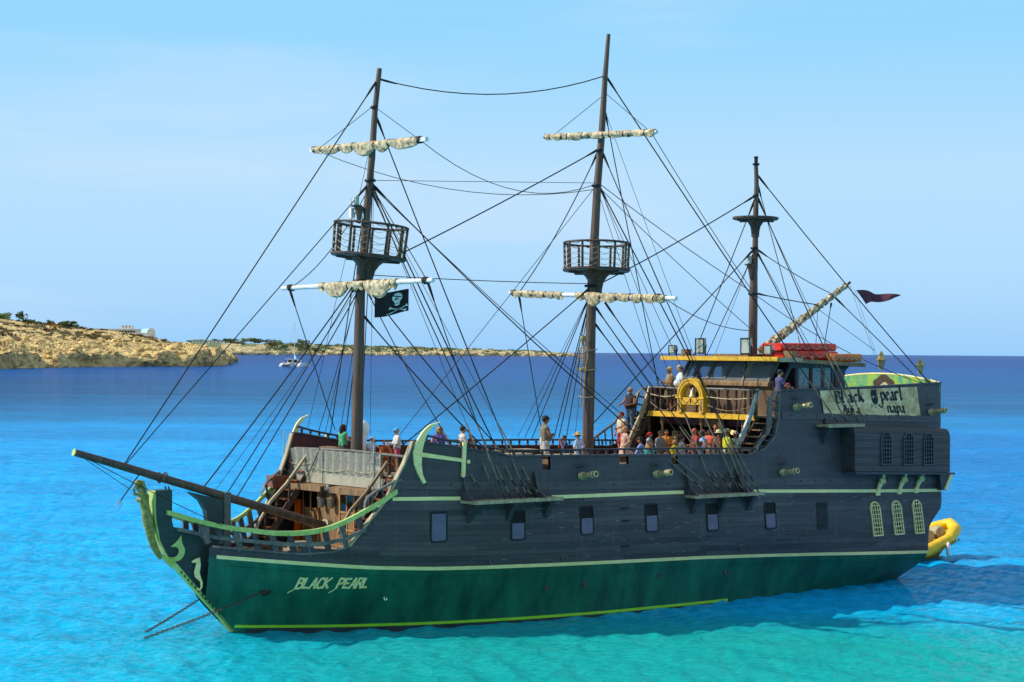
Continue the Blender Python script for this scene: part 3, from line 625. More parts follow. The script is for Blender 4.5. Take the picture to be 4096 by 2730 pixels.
MB().lathe([(.075, 0), (.075, .03), (.04, .03), (.04, 0)], on_hull(4.49, 1.17, .005), (0, 1, .3), 12, False).build('outlet_ring', 'white_gel', ship)
for z in (4.06, 3.59, 2.61): MB().bar(on_hull(14.35, z, .05), on_hull(14.75, z, .05), .1, .04).build('boarding_step', 'iron', ship)
# arched lattice windows
def arch_outline(w, h, n=9): return [(-w/2, -h/2), (w/2, -h/2)]+[(w/2*math.cos(a), h/2-w/2+w/2*math.sin(a)) for a in fr(0, math.pi, n)]
def lattice(cx, cz, w, h, mat, pos, lean, nx=4, nz=8):
    f = empty('lattice_window', parent=ship); P = lambda l, off: [pos(cx+a-lean*b, cz+b, off) for a, b in l]
    o1 = arch_outline(w, h); o2 = arch_outline(w-.1, h-.1)
    MB().loft([P(o1, 0), P(o1, .07), P(o2, .07), P(o2, 0)], False).build('frame', mat, f)
    MB().add(P(o2, .012), [tuple(range(len(o2)))]).build('pane', 'dark_room', f)
    for k in range(1, nx):
        a = -w/2+w*k/nx; t = h/2-w/2+math.sqrt(max(0, w*w/4-a*a)); p = P([(a, -h/2+.03), (a, t-.03)], .045); MB().bar(p[0], p[1], .03, .03, (0, 1, 0)).build('glazing_bar', mat, f)
    for k in range(1, nz):
        b = -h/2+h*k/nz; e = w/2 if b < h/2-w/2 else math.sqrt(max(.01, w*w/4-(b-h/2+w/2)**2)); p = P([(-e+.03, b), (e-.03, b)], .05); MB().bar(p[0], p[1], .03, .03, (0, 1, 0)).build('glazing_bar', mat, f)
for x, z in ((29.3, 2.95), (30.77, 2.93), (32.22, 2.9)): lattice(x, z, .66, 1.5, 'trim_green', lambda a, b, o: on_hull(a, b, o+.02), .17)
# quarter gallery
gal = empty('quarter_gallery', parent=ship); GX0, GX1, GY = 27.25, 33.45, 4.88
gz0 = lambda x: 5.06-.035*(x-GX0); gz1 = lambda x: 7.0-.04*(x-GX0)
rows = []
for x in fr(GX0, GX1, 12):
    yb = B(x, 6)-.05; r = .3; e = [(x, yb, gz0(x)), (x, GY, gz0(x))]+[(x, GY-r+r*math.cos(a), gz1(x)-r+r*math.sin(a)) for a in fr(0, math.pi/2, 6)]+[(x, yb, gz1(x)+.03)]; rows.append(e)
MB().loft(rows).build('gallery_box', 'hull_plank_b', gal, smooth=False)
for k in range(14):
    ring = []
    for x in fr(GX0+.01, GX1-.01, 3):
        a = gz0(x)+.02+(gz1(x)-.34-gz0(x))*k/14; b = gz0(x)+.02+(gz1(x)-.34-gz0(x))*(k+1)/14; ring.append([(x, GY-.01, a), (x, GY+.035, a), (x, GY+.012, b), (x, GY-.01, b)])
    MB().loft(ring).build('siding_board', ['hull_plank', 'hull_black', 'hull_plank_b'][k % 3], gal)
MB().loft([[(x, B(x, 5)-.05, gz0(x)-.09), (x, GY+.14, gz0(x)-.09), (x, GY+.14, gz0(x)-.01), (x, B(x, 5)-.05, gz0(x)-.01)] for x in fr(GX0-.05, GX1+.2, 4)]).build('sill_ledge', 'hull_black', gal)
gp = lambda a, b, o: (a, GY+.02+o, b)
for x, z in ((29.2, 6.0), (30.64, 5.95), (31.96, 5.9)): lattice(x, z, .68, 1.42, 'hull_plank_c', gp, .02)
for x0, x1 in ((29.7, 29.47), (31.25, 30.97), (32.5, 32.18)):   # carved figure brackets below the gallery
    f = empty('carved_figure', parent=ship); q = lambda t, y: Vector((x1+(x0-x1)*t, y, 4.02+.85*t)); yb = B(x0, 4.4)
    mb = MB(); mb.tube([q(0, yb+.05), q(.14, yb+.09), q(.3, yb+.1), q(.45, yb+.13), q(.6, yb+.17), q(.72, yb+.2), q(.8, yb+.22)], [.13, .1, .09, .12, .1, .13, .05], 9); mb.ell(q(.9, yb+.25), (.07, .075, .095), 9, 7); mb.build('figure_body', 'trim_green', f, smooth=True)
    for s in (-1, 1): MB().tube([q(.74, yb+.22)+Vector((s*.12, 0, 0)), q(.58, yb+.3)+Vector((s*.13, 0, 0)), q(.5, yb+.28)+Vector((s*.03, 0, 0))], [.04, .035, .03], 6).build('arm', 'trim_green', f)
    MB().box(q(-.02, yb+.06), (.26, .16, .14)).build('plinth', 'trim_green', f)
f = empty('corner_bracket', parent=ship); MB().prism([(33.6, 3.7, 4.75), (34.4, 3.7, 4.72), (33.95, 3.7, 4.0), (33.75, 3.7, 4.0)], (0, .5, 0)).build('bracket_board', 'hull_black', f); MB().bar((34.4, 4.22, 4.7), (33.97, 4.22, 4.02), .08, .16).build('carved_edge', 'trim_green', f)
# channels (chain wales)
def channel(x0, x1, z, y1, knees, name='channel'):
    f = empty(name, parent=ship); yb = lambda x: B(x, z)-.02
    MB().loft([[(x, yb(x), z-.05), (x, y1, z-.05), (x, y1, z+.05), (x, yb(x), z+.05)] for x in fr(x0, x1, 7)]).build('shelf', 'wood_light', f)
    MB().bar((x0, y1+.02, z), (x1, y1+.02, z), .04, .13).build('edge_rail', 'wood_light', f)
    for k in range(knees):
        x = x0+.35+(x1-x0-.7)*k/max(1, knees-1); y = B(x, z-.6)
        MB().prism([(x-.1, y-.03, z-.06), (x-.1, y1-.12, z-.06), (x-.1, y-.03, z-.85)], (.2, 0, 0)).build('knee', 'hull_black', f)
    for x in (x0+.06, x1-.9) if x1-x0 > 3 else ():
        y = B(x, z+.3)-.03; pr = [(0, .05), (.72, .05), (.6, .16), (.36, .3), (.22, .55), (.16, .85), (.08, .98), (0, 1.0)]
        MB().prism([(x, y+a, z+b) for a, b in pr], (.1, 0, 0)).build('upper_knee', 'hull_black', f)
    return f
channel(6.85, 11.0, 4.6, 5.2, 3); channel(17.75, 21.6, 4.38, 5.15, 3)
channel(25.75, 28.0, 7.0, 4.75, 2)
for xa in fr(7.3, 10.6, 8): MB().tube([(xa, 5.17, 4.68), (xa, 5.24, 4.56), (xa, 5.17, 4.5)], .02, 5).build('shackle', 'chain_iron', ship)
for xa in fr(18.2, 21.4, 9): MB().tube([(xa, 5.12, 4.46), (xa, 5.19, 4.34), (xa, 5.12, 4.28)], .02, 5).build('shackle', 'chain_iron', ship)
# balustrade along the bulwarks
RAIL = [(5.3, 7.05), (6.22, 6.84), (7.25, 6.66), (8.91, 6.40), (10.3, 6.36), (13.9, 6.31), (17.4, 6.26), (22.7, 6.12)]
bal = MB().lathe([(.045, 0), (.06, .02), (.035, .07), (.07, .12), (.035, .17), (.055, .2), (.045, .22)], n=8).mesh('baluster'); bal.materials.append(M('hull_black'))
for s in (1, -1):
    rl = empty('bulwark_rail', parent=ship); pts = [(x, s*(B(x, interp(x, TOP))-.06), interp(x, RAIL)) for x in fr(5.3, 22.4, 40)]
    MB().tube(pts, .045, 8, flat=.8).build('handrail', 'hull_black', rl, smooth=True)
    for k in range(37):
        x = 5.55+k*.46
        if x > 22.2: break
        zt = interp(x, TOP)+.05; o = obj('baluster', bal, None, rl, True); o.location = (x, -s*(B(x, interp(x, TOP))-.06), zt); o.scale = (1, 1, max(.3, (interp(x, RAIL)-zt)/.22))
# decks
def deck(name, x0, x1, zf, mat, inset=.12, n=30, th=.08):
    rows = []
    for x in fr(x0, x1, n):
        b = B(x, zf(x))-inset; rows.append([(x, -b, zf(x)), (x, b, zf(x)), (x, b, zf(x)-th), (x, -b, zf(x)-th)])
    return MB().loft(rows).build(name, mat, ship)
deck('beak_deck', -1.0, 5.3, lambda x: 2.62, 'deck_wood', .1); deck('main_deck', 5.0, 27, deckz, 'deck_wood'); deck('quarter_deck', 23.1, 34.4, lambda x: 7.42-.01*(x-23), 'deck_wood')
# ---------------- cutwater and figurehead
kn = [(5.13, -3.12, -2.52, .3), (4.6, -3.12, -2.52, .29), (4.1, -3.08, -2.5, .27), (3.8, -3.0, -2.42, .24), (3.62, -2.95, -1.95, .22), (3.4, -2.9, -1.2, .2), (3.0, -2.68, -.9, .18), (2.65, -2.45, -.7, .16), (1.9, -1.75, -.3, .15), (1.11, -1.0, 0, .14), (.5, -.4, .3, .13), (0, .03, .6, .12), (-.8, .65, 1.2, .1)]
MB().loft([[(a, -t*.8, z), (b, -t, z), (b, t, z), (a, t*.8, z)] for z, a, b, t in kn]).build('cutwater', 'knee_black', ship)
MB().loft([[(a-.05, -t*.82, z), (a-.003, -t*.82, z), (a-.003, t*.82, z), (a-.05, t*.82, z)] for z, a, b, t in kn if z > 2.3]).build('head_board', 'rail_green', ship)
MB().loft([[(a-.04, -t*.9, z), (a+.12, -t-.012, z), (a+.12, t+.012, z), (a-.04, t*.9, z)] for z, a, b, t in kn if 2.7 > z > -.5]).build('stem_band', 'rail_green', ship)
for k in range(12): 
    z = .7+k*.14; a = -1.0-(z-1.11)*.99; MB().box((a+.06, .165, z), (.05, .02, .09)).build('draught_mark', 'knee_black', ship)
def ontin(l, y, d, name, mat): return MB().prism([(a, y, b) for a, b in l], (0, d, 0)).build(name, mat, ship)
ontin([(-2.82, 2.93), (-2.66, 2.83), (-2.5, 2.79), (-2.36, 2.79), (-2.26, 2.84), (-2.2, 2.92), (-2.19, 3.01), (-2.22, 3.09), (-2.3, 3.14), (-2.52, 3.16), (-2.34, 3.27), (-2.22, 3.38), (-2.09, 3.55), (-2.08, 3.4), (-2.05, 3.24), (-1.95, 3.05), (-1.95, 2.93), (-2.0, 2.81), (-2.08, 2.71), (-2.2, 2.65), (-2.34, 2.64), (-2.42, 2.55), (-2.47, 2.41), (-2.62, 2.55), (-2.86, 2.78)], .19, .015, 'tail_fin', 'rail_green')
sh = [(-1.6, 2.6), (-1.5, 2.67), (-1.36, 2.74), (-1.33, 2.48), (-1.35, 2.2), (-1.31, 2.04), (-1.25, 1.86), (-1.25, 1.68), (-1.32, 1.56), (-1.41, 1.62), (-1.39, 1.7), (-1.34, 1.63), (-1.3, 1.7), (-1.33, 1.89), (-1.48, 2.05), (-1.51, 2.22), (-1.45, 2.55), (-1.58, 2.55)]
MB().add([(a-.08, max(.155, B(a-.08, b)+.012), b) for a, b in sh], [tuple(range(len(sh)))]).build('sea_horse_emblem', 'trim_green', ship)
mer = empty('mermaid_figurehead', parent=ship)
bp_ = [(-3.46, 5.02, .17), (-3.5, 4.86, .2), (-3.46, 4.66, .17), (-3.4, 4.48, .15), (-3.36, 4.28, .17), (-3.31, 4.05, .19), (-3.24, 3.82, .17), (-3.2, 3.55, .145), (-3.1, 3.25, .13), (-2.95, 2.98, .11), (-2.8, 2.76, .08)]
mb = MB(); mb.tube([(x, .05, z) for x, z, r in bp_[:4]], [r for *_, r in bp_[:4]], 12); mb.ell((-3.62, .12, 4.82), (.1, .1, .1), 8, 6); mb.ell((-3.62, -.04, 4.82), (.1, .1, .1), 8, 6); mb.tube([(-3.48, .05, 5.0), (-3.56, .05, 5.18), (-3.66, .05, 5.28)], [.09, .06, .06], 8); mb.ell((-3.72, .05, 5.36), (.13, .1, .15), 10, 8); mb.ell((-3.84, .05, 5.34), (.03, .025, .03), 6, 5); mb.build('torso', 'mermaid', mer, smooth=True)
MB().tube([(x, .05, z) for x, z, r in bp_[3:]], [r for *_, r in bp_[3:]], 14).build('scaled_tail', 'mermaid', mer, smooth=True)
for k in range(13):
    t = k/12*6.4; i = min(int(t), 6); a, b = bp_[3+i], bp_[4+i]; u = t-i; x = a[0]+(b[0]-a[0])*u; z = a[1]+(b[1]-a[1])*u; r = a[2]+(b[2]-a[2])*u
    MB().tube([(x+.3*r+math.cos(q)*r*1.03-.3*r, .05+math.sin(q)*r*1.03, z+.06*math.cos(q)) for q in fr(1.0, 5.3, 12)], .014, 4).build('scale_row', 'mermaid', mer)
for k in range(5): MB().tube([(-3.68+.03*k, -.03+.045*k, 5.48), (-3.56, -.04+.05*k, 5.38), (-3.48, -.06+.055*k, 5.2), (-3.44, -.06+.05*k, 5.02)], [.04, .055, .05, .02], 6).build('hair_lock', 'mermaid', mer, smooth=True)
for s, e, h in ((1, (-3.72, .34, 5.02), (-3.93, .3, 5.3)), (-1, (-3.7, -.2, 5.0), (-3.9, .1, 5.2))):
    MB().tube([(-3.47, .05+s*.17, 5.0), e, h], [.07, .055, .035], 8).build('arm', 'mermaid', mer, smooth=True)
    hd = MB(); hd.ell(h, (.05, .045, .05), 8, 6)
    for k in range(4): hd.tube([(h[0]-.03+.02*k, h[1]+.03, h[2]+.03), (h[0]-.05+.02*k, h[1]+.07, h[2]+.01), (h[0]-.03+.02*k, h[1]+.05, h[2]-.035)], .011, 5)
    hd.tube([(h[0]+.03, h[1], h[2]), (h[0]+.05, h[1]+.05, h[2]+.03)], .012, 5); hd.build('hand', 'mermaid', mer, smooth=True)
tr = empty('trident', parent=ship); MB().tube([(-3.78, .34, 5.76), (-4.5, .34, 4.86)], .022, 7).build('shaft', 'iron', tr)
for k in (-1, 0, 1): MB().tube([(-4.5, .34, 4.86), (-4.53+k*.07, .34+.03*k, 4.78-k*.05), (-4.66+k*.05, .34+.03*k, 4.62-k*.05)], [.02, .02, .006], 6).build('prong', 'lamp_body', tr)
# bowsprit
MB().tube([(-6.05, 0, 6.5), (-4.2, 0, 5.96), (-.4, 0, 4.84), (4.1, 0, 3.52)], [.12, .14, .155, .16], 14).build('bowsprit', 'mast_wood', ship, smooth=True)
MB().lathe([(.125, 0), (.125, .03)], (-6.07, 0, 6.506), (-.96, 0, .28), 14).build('bowsprit_cap', 'rail_green', ship)
MB().lathe([(.19, -.14), (.19, .14)], (4.05, 0, 3.6), (-.96, .2, .28), 12).build('bowsprit_heel_block', 'wood_light', ship)
ontin([(-1.75, 5.02), (-.4, 4.7), (-.4, 2.7), (-.95, 2.7), (-.95, 3.7), (-1.08, 4.35), (-1.3, 4.7)], -.14, .28, 'bowsprit_knee', 'knee_black')
MB().b2((-.38, -.2, 2.62), (-.12, .2, 4.95)).build('bowsprit_bitt', 'wood_grey', ship)
# open head rails
GR = [(-2.72, .3, 4.38), (-1.75, .42, 4.06), (-.8, 1.0, 3.8), (.62, 1.98, 3.59), (1.4, 2.5, 3.6), (2.09, 2.92, 3.72), (2.7, 3.22, 3.98), (3.29, 3.47, 4.31), (4.2, 3.86, 4.87), (4.42, 3.93, 5.1)]
MR = [(-2.3, .26, 3.78), (-1.12, .7, 3.45), (-.1, 1.52, 3.33), (.8, 2.1, 3.22), (1.72, 2.71, 3.2), (2.3, 3.0, 3.28), (2.89, 3.29, 3.44), (3.4, 3.5, 3.75)]
def rail_pts(tb, n):
    xs = fr(tb[0][0], tb[-1][0], n); ty = [(a, b) for a, b, c in tb]; tz = [(a, c) for a, b, c in tb]; return [Vector((x, (interp(x-.2, ty)+interp(x, ty)+interp(x+.2, ty))/3, (interp(x-.2, tz)+interp(x, tz)+interp(x+.2, tz))/3)) for x in xs]
for s in (1, -1):
    hr = empty('head_rails', parent=ship)
    for tb, w_, h_, mt, nm in ((GR, .12, .17, 'rail_green', 'upper_head_rail'), (MR, .1, .13, 'wood_grey', 'middle_head_rail')):
        MB().loft([[p+Vector((0, a, b)) for a, b in ((-w_/2, -h_/2), (w_/2, -h_/2), (w_/2, h_/2), (-w_/2, h_/2))] for p in [Vector((q.x, s*q.y, q.z)) for q in rail_pts(tb, 34)]]).build(nm, mt, hr)
    ty = [(a, b) for a, b, c in GR]; tz = [(a, c) for a, b, c in GR]
    for k in range(11):
        x = -1.55+k*.52; zb = interp(x+.2, TOP) if x > -1 else 3.3; yb = B(max(x, -1.1)+.2, zb); MB().bar((x+.2, s*(yb-.08), zb-.05), (x, s*(interp(x, ty)-.04), interp(x, tz)), .1, .2, (1, 0, 0)).build('head_timber', ['wood_grey', 'hull_black'][k % 2], hr)
    hp = [(3.37, 4.42), (3.38, 4.62), (3.46, 4.82), (3.69, 5.01), (4.11, 5.23), (4.47, 5.42), (4.6, 5.44), (4.68, 5.36)]
    MB().loft([[(x, s*(B(x, z)-.02+a), z+b) for a, b in ((-.07, -.04), (.07, -.04), (.07, .04), (-.07, .04))] for x, z in hp]).build('sweep_handrail', 'wood_grey', hr)
    for x, z in ((3.6, 4.9), (3.95, 5.12), (4.3, 5.3)): MB().tube([(x, s*(B(x, z)-.03), z), (x+.12, s*(B(x, z)-.03), interp(x+.12, TOP)+.03)], .045, 7).build('rail_stub', 'hull_black', hr)
    # crescent anchor on the bulwark
    an = empty('bow_anchor', parent=ship); cr_ = [(5.98, 7.48), (5.61, 7.38), (5.45, 7.26), (5.31, 7.11), (5.08, 6.75), (5.0, 6.4), (5.04, 5.98), (5.18, 5.62), (5.37, 5.29), (5.47, 5.33), (5.34, 5.61), (5.29, 5.98), (5.31, 6.43), (5.38, 6.74), (5.5, 7.08), (5.7, 7.29)]
    Pn = lambda l, o: [(x, s*(max(B(x, min(z, 6.6)), 3.95)+o), z) for x, z in l]
    MB().loft([Pn(cr_, .02), Pn(cr_, .1)]).build('flukes', 'trim_green', an)
    l = [(5.25, 6.41), (6.93, 6.14), (6.93, 6.02), (5.25, 6.25)]; MB().loft([Pn(l, .03), Pn(l, .085)]).build('shank', 'trim_green', an)
    l = [(6.9, 6.74), (7.04, 6.74), (6.99, 5.52), (6.92, 5.47), (6.86, 5.52)]; MB().loft([Pn(l, .03), Pn(l, .11)]).build('stock', 'trim_green', an)
    MB().lathe([(.07, 0), (.08, .03), (.07, .06)], Pn([(7.15, 6.03)], .03)[0], (0, s, 0), 10).build('ring_boss', 'trim_green', an)
# chains at the bow
def chain(pts, link, r, parent, mat='chain_iron'):
    pts = [Vector(p) for p in pts]; tot = sum((b-a).length for a, b in zip(pts, pts[1:])); n = int(tot/(link*.72)); t = 0
    tor = MB(); 
    rings = []
    for k in range(10):
        a = 2*math.pi*k/10; c = Vector((math.cos(a)*link*.5, math.sin(a)*link*.3, 0)); e = Vector((math.cos(a), math.sin(a)*1.2, 0)).normalized(); rings.append([c+(e*math.cos(2*math.pi*q/5)+Vector((0, 0, 1))*math.sin(2*math.pi*q/5))*r for q in range(5)])
    tor.loft(rings+[rings[0]], False); me = tor.mesh('chain_link', True); me.materials.append(M(mat))
    for k in range(n+1):
        dd = tot*k/n; i = 0
        while i < len(pts)-2 and dd > (pts[i+1]-pts[i]).length: dd -= (pts[i+1]-pts[i]).length; i += 1
        d = (pts[i+1]-pts[i]).normalized(); p = pts[i]+d*dd; o = obj('chain_link', me, None, parent); o.location = (p.x, -p.y, p.z); dl = Vector((d.x, -d.y, d.z))
        o.rotation_mode = 'QUATERNION'; q = dl.to_track_quat('X', 'Z'); o.rotation_quaternion = q @ Matrix.Rotation(R(90*(k % 2)), 4, 'X').to_quaternion()
ac = empty('anchor_chain', parent=ship); chain([(.63, 1.42, 1.55), (-.4, 1.03, 1.12), (-1.6, .58, .66), (-2.7, .16, .26), (-3.6, -.18, -.06)], .13, .016, ac)
ac = empty('anchor_chain', parent=ship); chain([(.5, -1.35, 1.55), (-.5, -1.47, .98), (-1.5, -1.59, .44), (-2.5, -1.71, -.06)], .13, .016, ac)
MB().lathe([(.2, 0), (.2, .05), (.11, .06), (.11, 0)], (.63, 1.34, 1.55), (-.55, .8, .1), 12, False).build('hawse_pipe', 'iron', ship)
for yy in (-.12, .12):
    bc = empty('bobstay_chain', parent=ship); chain([(-2.56, yy, 5.2), (-2.46, yy, 4.9), (-2.5, yy*1.5, 4.1)], .1, .016, bc)
    bc = empty('gammon_chain', parent=ship); chain([(-2.75+yy, .17*math.cos(a), 5.55+.17*math.sin(a)) for a in fr(0, 6.28, 11)], .09, .014, bc)
# painted name on the bow
CAPS = {'B': [[(0, 0), (0, 1)], [(0, 1), (.38, .95), (.42, .72), (.3, .55), (0, .52)], [(.3, .55), (.48, .4), (.46, .12), (.3, 0), (0, 0)]], 'L': [[(0, 1), (0, .06), (.42, .06)]], 'A': [[(0, 0), (.24, 1), (.48, 0)], [(.1, .32), (.38, .32)]], 'C': [[(.45, .85), (.28, 1), (.08, .9), (0, .6), (0, .35), (.1, .08), (.28, 0), (.46, .12)]], 'K': [[(0, 0), (0, 1)], [(.44, 1), (.05, .5), (.46, 0)]], 'P': [[(0, 0), (0, 1)], [(0, 1), (.36, .95), (.45, .75), (.36, .5), (0, .45)]], 'E': [[(.42, .94), (0, .94), (0, .06), (.42, .06)], [(0, .5), (.36, .5)]], 'R': [[(0, 0), (0, 1)], [(0, 1), (.36, .95), (.44, .75), (.34, .52), (0, .48)], [(.22, .48), (.48, 0)]]}
def stroke(mb, pts, wd, place):
    for (a, b), (c, d) in zip(pts, pts[1:]):
        v = Vector((c-a, d-b)); 
        if v.length < 1e-5: continue
        v.normalize(); n = Vector((-v.y, v.x))*wd/2; e = v*wd*.3
        q = [(a-e.x+n.x, b-e.y+n.y), (c+e.x+n.x, d+e.y+n.y), (c+e.x-n.x, d+e.y-n.y), (a-e.x-n.x, b-e.y-n.y)]
        mb.add([place(*k) for k in q], [(0, 1, 2, 3)])
def bow_text(word, x0, x1, zb, hgt):
    adv = .6; n = len(word); kx = (x1-x0)/((n-1)*adv+.48)
    for i, ch in enumerate(word):
        mb = MB(); lz = [0.0]
        def place(u, v):
            x = x0+(i*adv+u+.18*v)*kx; z = zb+v*hgt; lz[0] += .00007; return on_hull(x, z, .012+lz[0])
        for st in CAPS[ch]: stroke(mb, st, .2, place)
        if i == 0: stroke(mb, [(0, .1), (-.12, -.15), (-.45, -.42)], .11, place)
        mb.build('name_letter', 'trim_green', hull_lo)
bow_text('BLACK', 1.46, 2.45, 1.62, .37); bow_text('PEARL', 2.72, 3.72, 1.6, .37)
# ------------------------------------------------------------------ beak bulkhead under the fore deck
BX = 5.0; bh = empty('beak_bulkhead', parent=ship)
def wallx(x, y0, y1, z0, z1, mat, name, parent, th=.1): return MB().b2((x, y0, z0), (x+th, y1, z1)).build(name, mat, parent)
wallx(BX+.02, -1.95, -.62, 2.65, 5.3, 'wood_brown', 'wall_panel', bh); wallx(BX+.02, .45, 3.9, 2.65, 5.3, 'wood_dark', 'wall_panel', bh); wallx(BX+.02, -4.05, -3.15, 4.75, 5.3, 'wood_brown', 'wall_panel', bh); wallx(BX+.02, -4.05, -3.9, 2.65, 4.75, 'wood_dark', 'wall_panel', bh)
wallx(BX+.02, -3.15, -1.95, 4.72, 5.3, 'wood_brown', 'wall_panel', bh); wallx(BX+.02, -.62, .45, 4.72, 5.3, 'wood_brown', 'wall_panel', bh)
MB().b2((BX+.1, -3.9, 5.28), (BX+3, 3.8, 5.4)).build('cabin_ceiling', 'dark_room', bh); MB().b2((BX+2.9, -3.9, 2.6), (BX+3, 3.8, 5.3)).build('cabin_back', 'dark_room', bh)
MB().b2((BX-.12, -4.15, 4.99), (BX+.1, 3.75, 5.36)).build('deck_beam', 'wood_light', bh)
for y0, y1 in ((-3.7, -1.1), (-.5, 2.0)):
    aw = empty('porch_roof', parent=ship); MB().loft([[(5.02, y, 4.93), (4.5, y, 4.88), (4.5, y, 4.93), (5.02, y, 4.98)] for y in (y0, y1)]).build('roof_board', 'wood_brown', aw); MB().b2((4.46, y0, 4.72), (4.5, y1, 4.935)).build('fascia', 'wood_brown', aw)
def door(y0, y1):
    d = empty('glazed_door', parent=ship); x = BX-.03; z0, z1 = 2.68, 4.72; zm = 3.95; ym = (y0+y1)/2
    MB().b2((x+.03, y0, z0), (x+.05, y1, z1)).build('panel', 'wood_brown', d)
    for a in (y0, ym-.04, y1-.08): MB().b2((x, a, z0), (x+.07, a+.08, z1)).build('stile', 'door_wood', d)
    for z in (z0, 3.3, zm, z1-.08): MB().b2((x-.005, y0+.02, z), (x+.068, y1-.02, z+.07)).build('rail', 'door_wood', d)
    for a, b in ((y0+.09, ym-.05), (ym+.05, y1-.09)): MB().b2((x+.015, a, zm+.08), (x+.025, b, z1-.09)).build('pane', 'glass_dark', d)
door(-3.12, -1.98); door(-.6, .43)
MB().b2((4.72, -3.3, 2.68), (5.0, -3.24, 4.3)).build('open_door_leaf', 'orange_paint', ship)
def wall_lamp(y):
    l = empty('wall_lantern', parent=ship); c = (4.84, y, 4.15)
    MB().lathe([(.1, 0), (.15, .3)], c, (0, 0, 1), 6).build('glass', 'lamp_glass', l); MB().lathe([(.18, .3), (.12, .38), (.04, .44), (.03, .5)], c, (0, 0, 1), 6).build('cap', 'wood_brown', l); MB().lathe([(.11, -.05), (.11, 0)], c, (0, 0, 1), 6).build('base', 'wood_brown', l)
    for k in range(6): a = k*math.pi/3; MB().bar((c[0]+.105*math.cos(a), y+.105*math.sin(a), 4.15), (c[0]+.155*math.cos(a), y+.155*math.sin(a), 4.45), .02, .02).build('cage_bar', 'wood_brown', l)
    MB().bar((c[0], y, 4.62), (BX+.02, y, 4.62), .03, .03).build('bracket', 'iron', l)
wall_lamp(-1.6); wall_lamp(-.95)
mb = MB(); mb.lathe([(.09, 0), (.11, .07), (.09, .14)], (4.85, -1.15, 4.86), (-1, 0, 0), 10); 
mb.build('bulkhead_floodlight', 'white_gel', ship)
# fore deck balustrade with clear sheet
tb_ = MB().lathe([(.06, 0), (.06, .1), (.035, .14), (.055, .22), (.06, .34), (.045, .5), (.035, .62), (.06, .66), (.035, .7), (.055, .74), (.04, .8), (.06, .86), (.06, 1.0)], n=9).mesh('turned_baluster')
def baluster(parent, x, y, z, h, mat, r=1):
    me = tb_ if not tb_.materials or tb_.materials[0] == M(mat) else bpy.data.meshes.get('tb_'+mat)
    if not tb_.materials: tb_.materials.append(M(mat)); me = tb_
    if me is None: me = tb_.copy(); me.name = 'tb_'+mat; me.materials.clear(); me.materials.append(M(mat))
    o = obj('turned_baluster', me, None, parent, True); o.location = (x, -y, z); o.scale = (r, r, h); return o
fb = empty('fore_balustrade', parent=ship)
for k in range(13): baluster(fb, BX-.06, -3.95+k*.51, 5.3, .95, 'wood_light', 1.5)
for k in range(3): baluster(fb, BX+.04, 2.55+k*.6, 5.36, .86, 'wood_dark', 1.3)
MB().tube([(BX, y, 6.3-.02*abs(y)) for y in fr(-4.25, 3.75, 12)], .05, 8).build('handrail', 'wood_grey', fb)
MB().b2((BX-.16, -4.1, 4.99), (BX-.145, 2.3, 6.24)).build('clear_sheet', 'plastic_sheet', fb)
for y, z0, z1 in ((-4.22, 2.7, 6.9), (-1.5, 5.0, 6.3), (1.9, 2.7, 6.8), (2.32, 5.0, 6.3)): MB().tube([(BX-.19, y, z0), (BX-.19, y, z1)], .025, 7).build('sheet_pole', 'lamp_body', fb)
for y0, y1, z in ((-4, -2.2, 5.75), (-2.2, .2, 5.6), (.2, 2.2, 5.65)): MB().tube([(BX-.2, y0+(y1-y0)*t, z-.12*math.sin(t*math.pi)) for t in fr(0, 1, 9)], .012, 5).build('loose_cord', 'rope_light', fb)
MB().tube([(BX-.12, -1.8, 6.3), (BX-.2, -1.95, 5.9), (BX-.22, -2.4, 5.3), (BX-.15, -3.0, 4.95)], .02, 5).build('cable', 'rope_dark', fb)
# stairs of the beak
def stairs(x0, z0, x1, z1, y0, y1, n, tread, side, parent_name, riser='red_inside'):
    st = empty(parent_name, parent=ship)
    for k in range(n):
        t = (k+1)/n; x = x0+(x1-x0)*t; z = z0+(z1-z0)*t; dx = abs(x1-x0)/n
        MB().b2((x-dx, y0, z-.045), (x+.03, y1, z)).build('tread', tread, st); MB().b2((x-dx*.05, y0, z-(z1-z0)/n), (x+.0, y1, z-.05)).build('riser', riser, st)
    for y in (y0-.03, y1+.03): MB().bar((x0, y, z0-.05), (x1, y, z1-.08), .05, .26).build('stringer', side, st)
    return st
for s in (1, -1):
    a, b = (2.8, 3.4) if s > 0 else (-3.4, -2.8)
    st = stairs(3.0, 2.65, 5.0, 5.4, a if s < 0 else a-.2, b if s < 0 else b-.2, 8, 'stair_red', 'wood_dark', 'beak_stair')
    yi = a-.2 if s > 0 else b+.05
    MB().loft([[(x, yi-.05, z), (x, yi+.05, z), (x, yi+.05, z+.14), (x, yi-.05, z+.14)] for x, z in ((2.75, 3.0), (2.8, 3.45), (3.3, 4.2), (4.0, 4.85), (4.9, 5.9))]).build('stair_handrail', 'wood_light' if s < 0 else 'wood_brown', st)
    for x, z in ((3.1, 2.9), (3.6, 3.55), (4.15, 4.2)): baluster(st, x, yi, z, .95, 'wood_dark', .9)
MB().b2((3.9, -4.0, 4.75), (4.9, -3.5, 5.2)).build('starboard_locker', 'stair_red', ship)
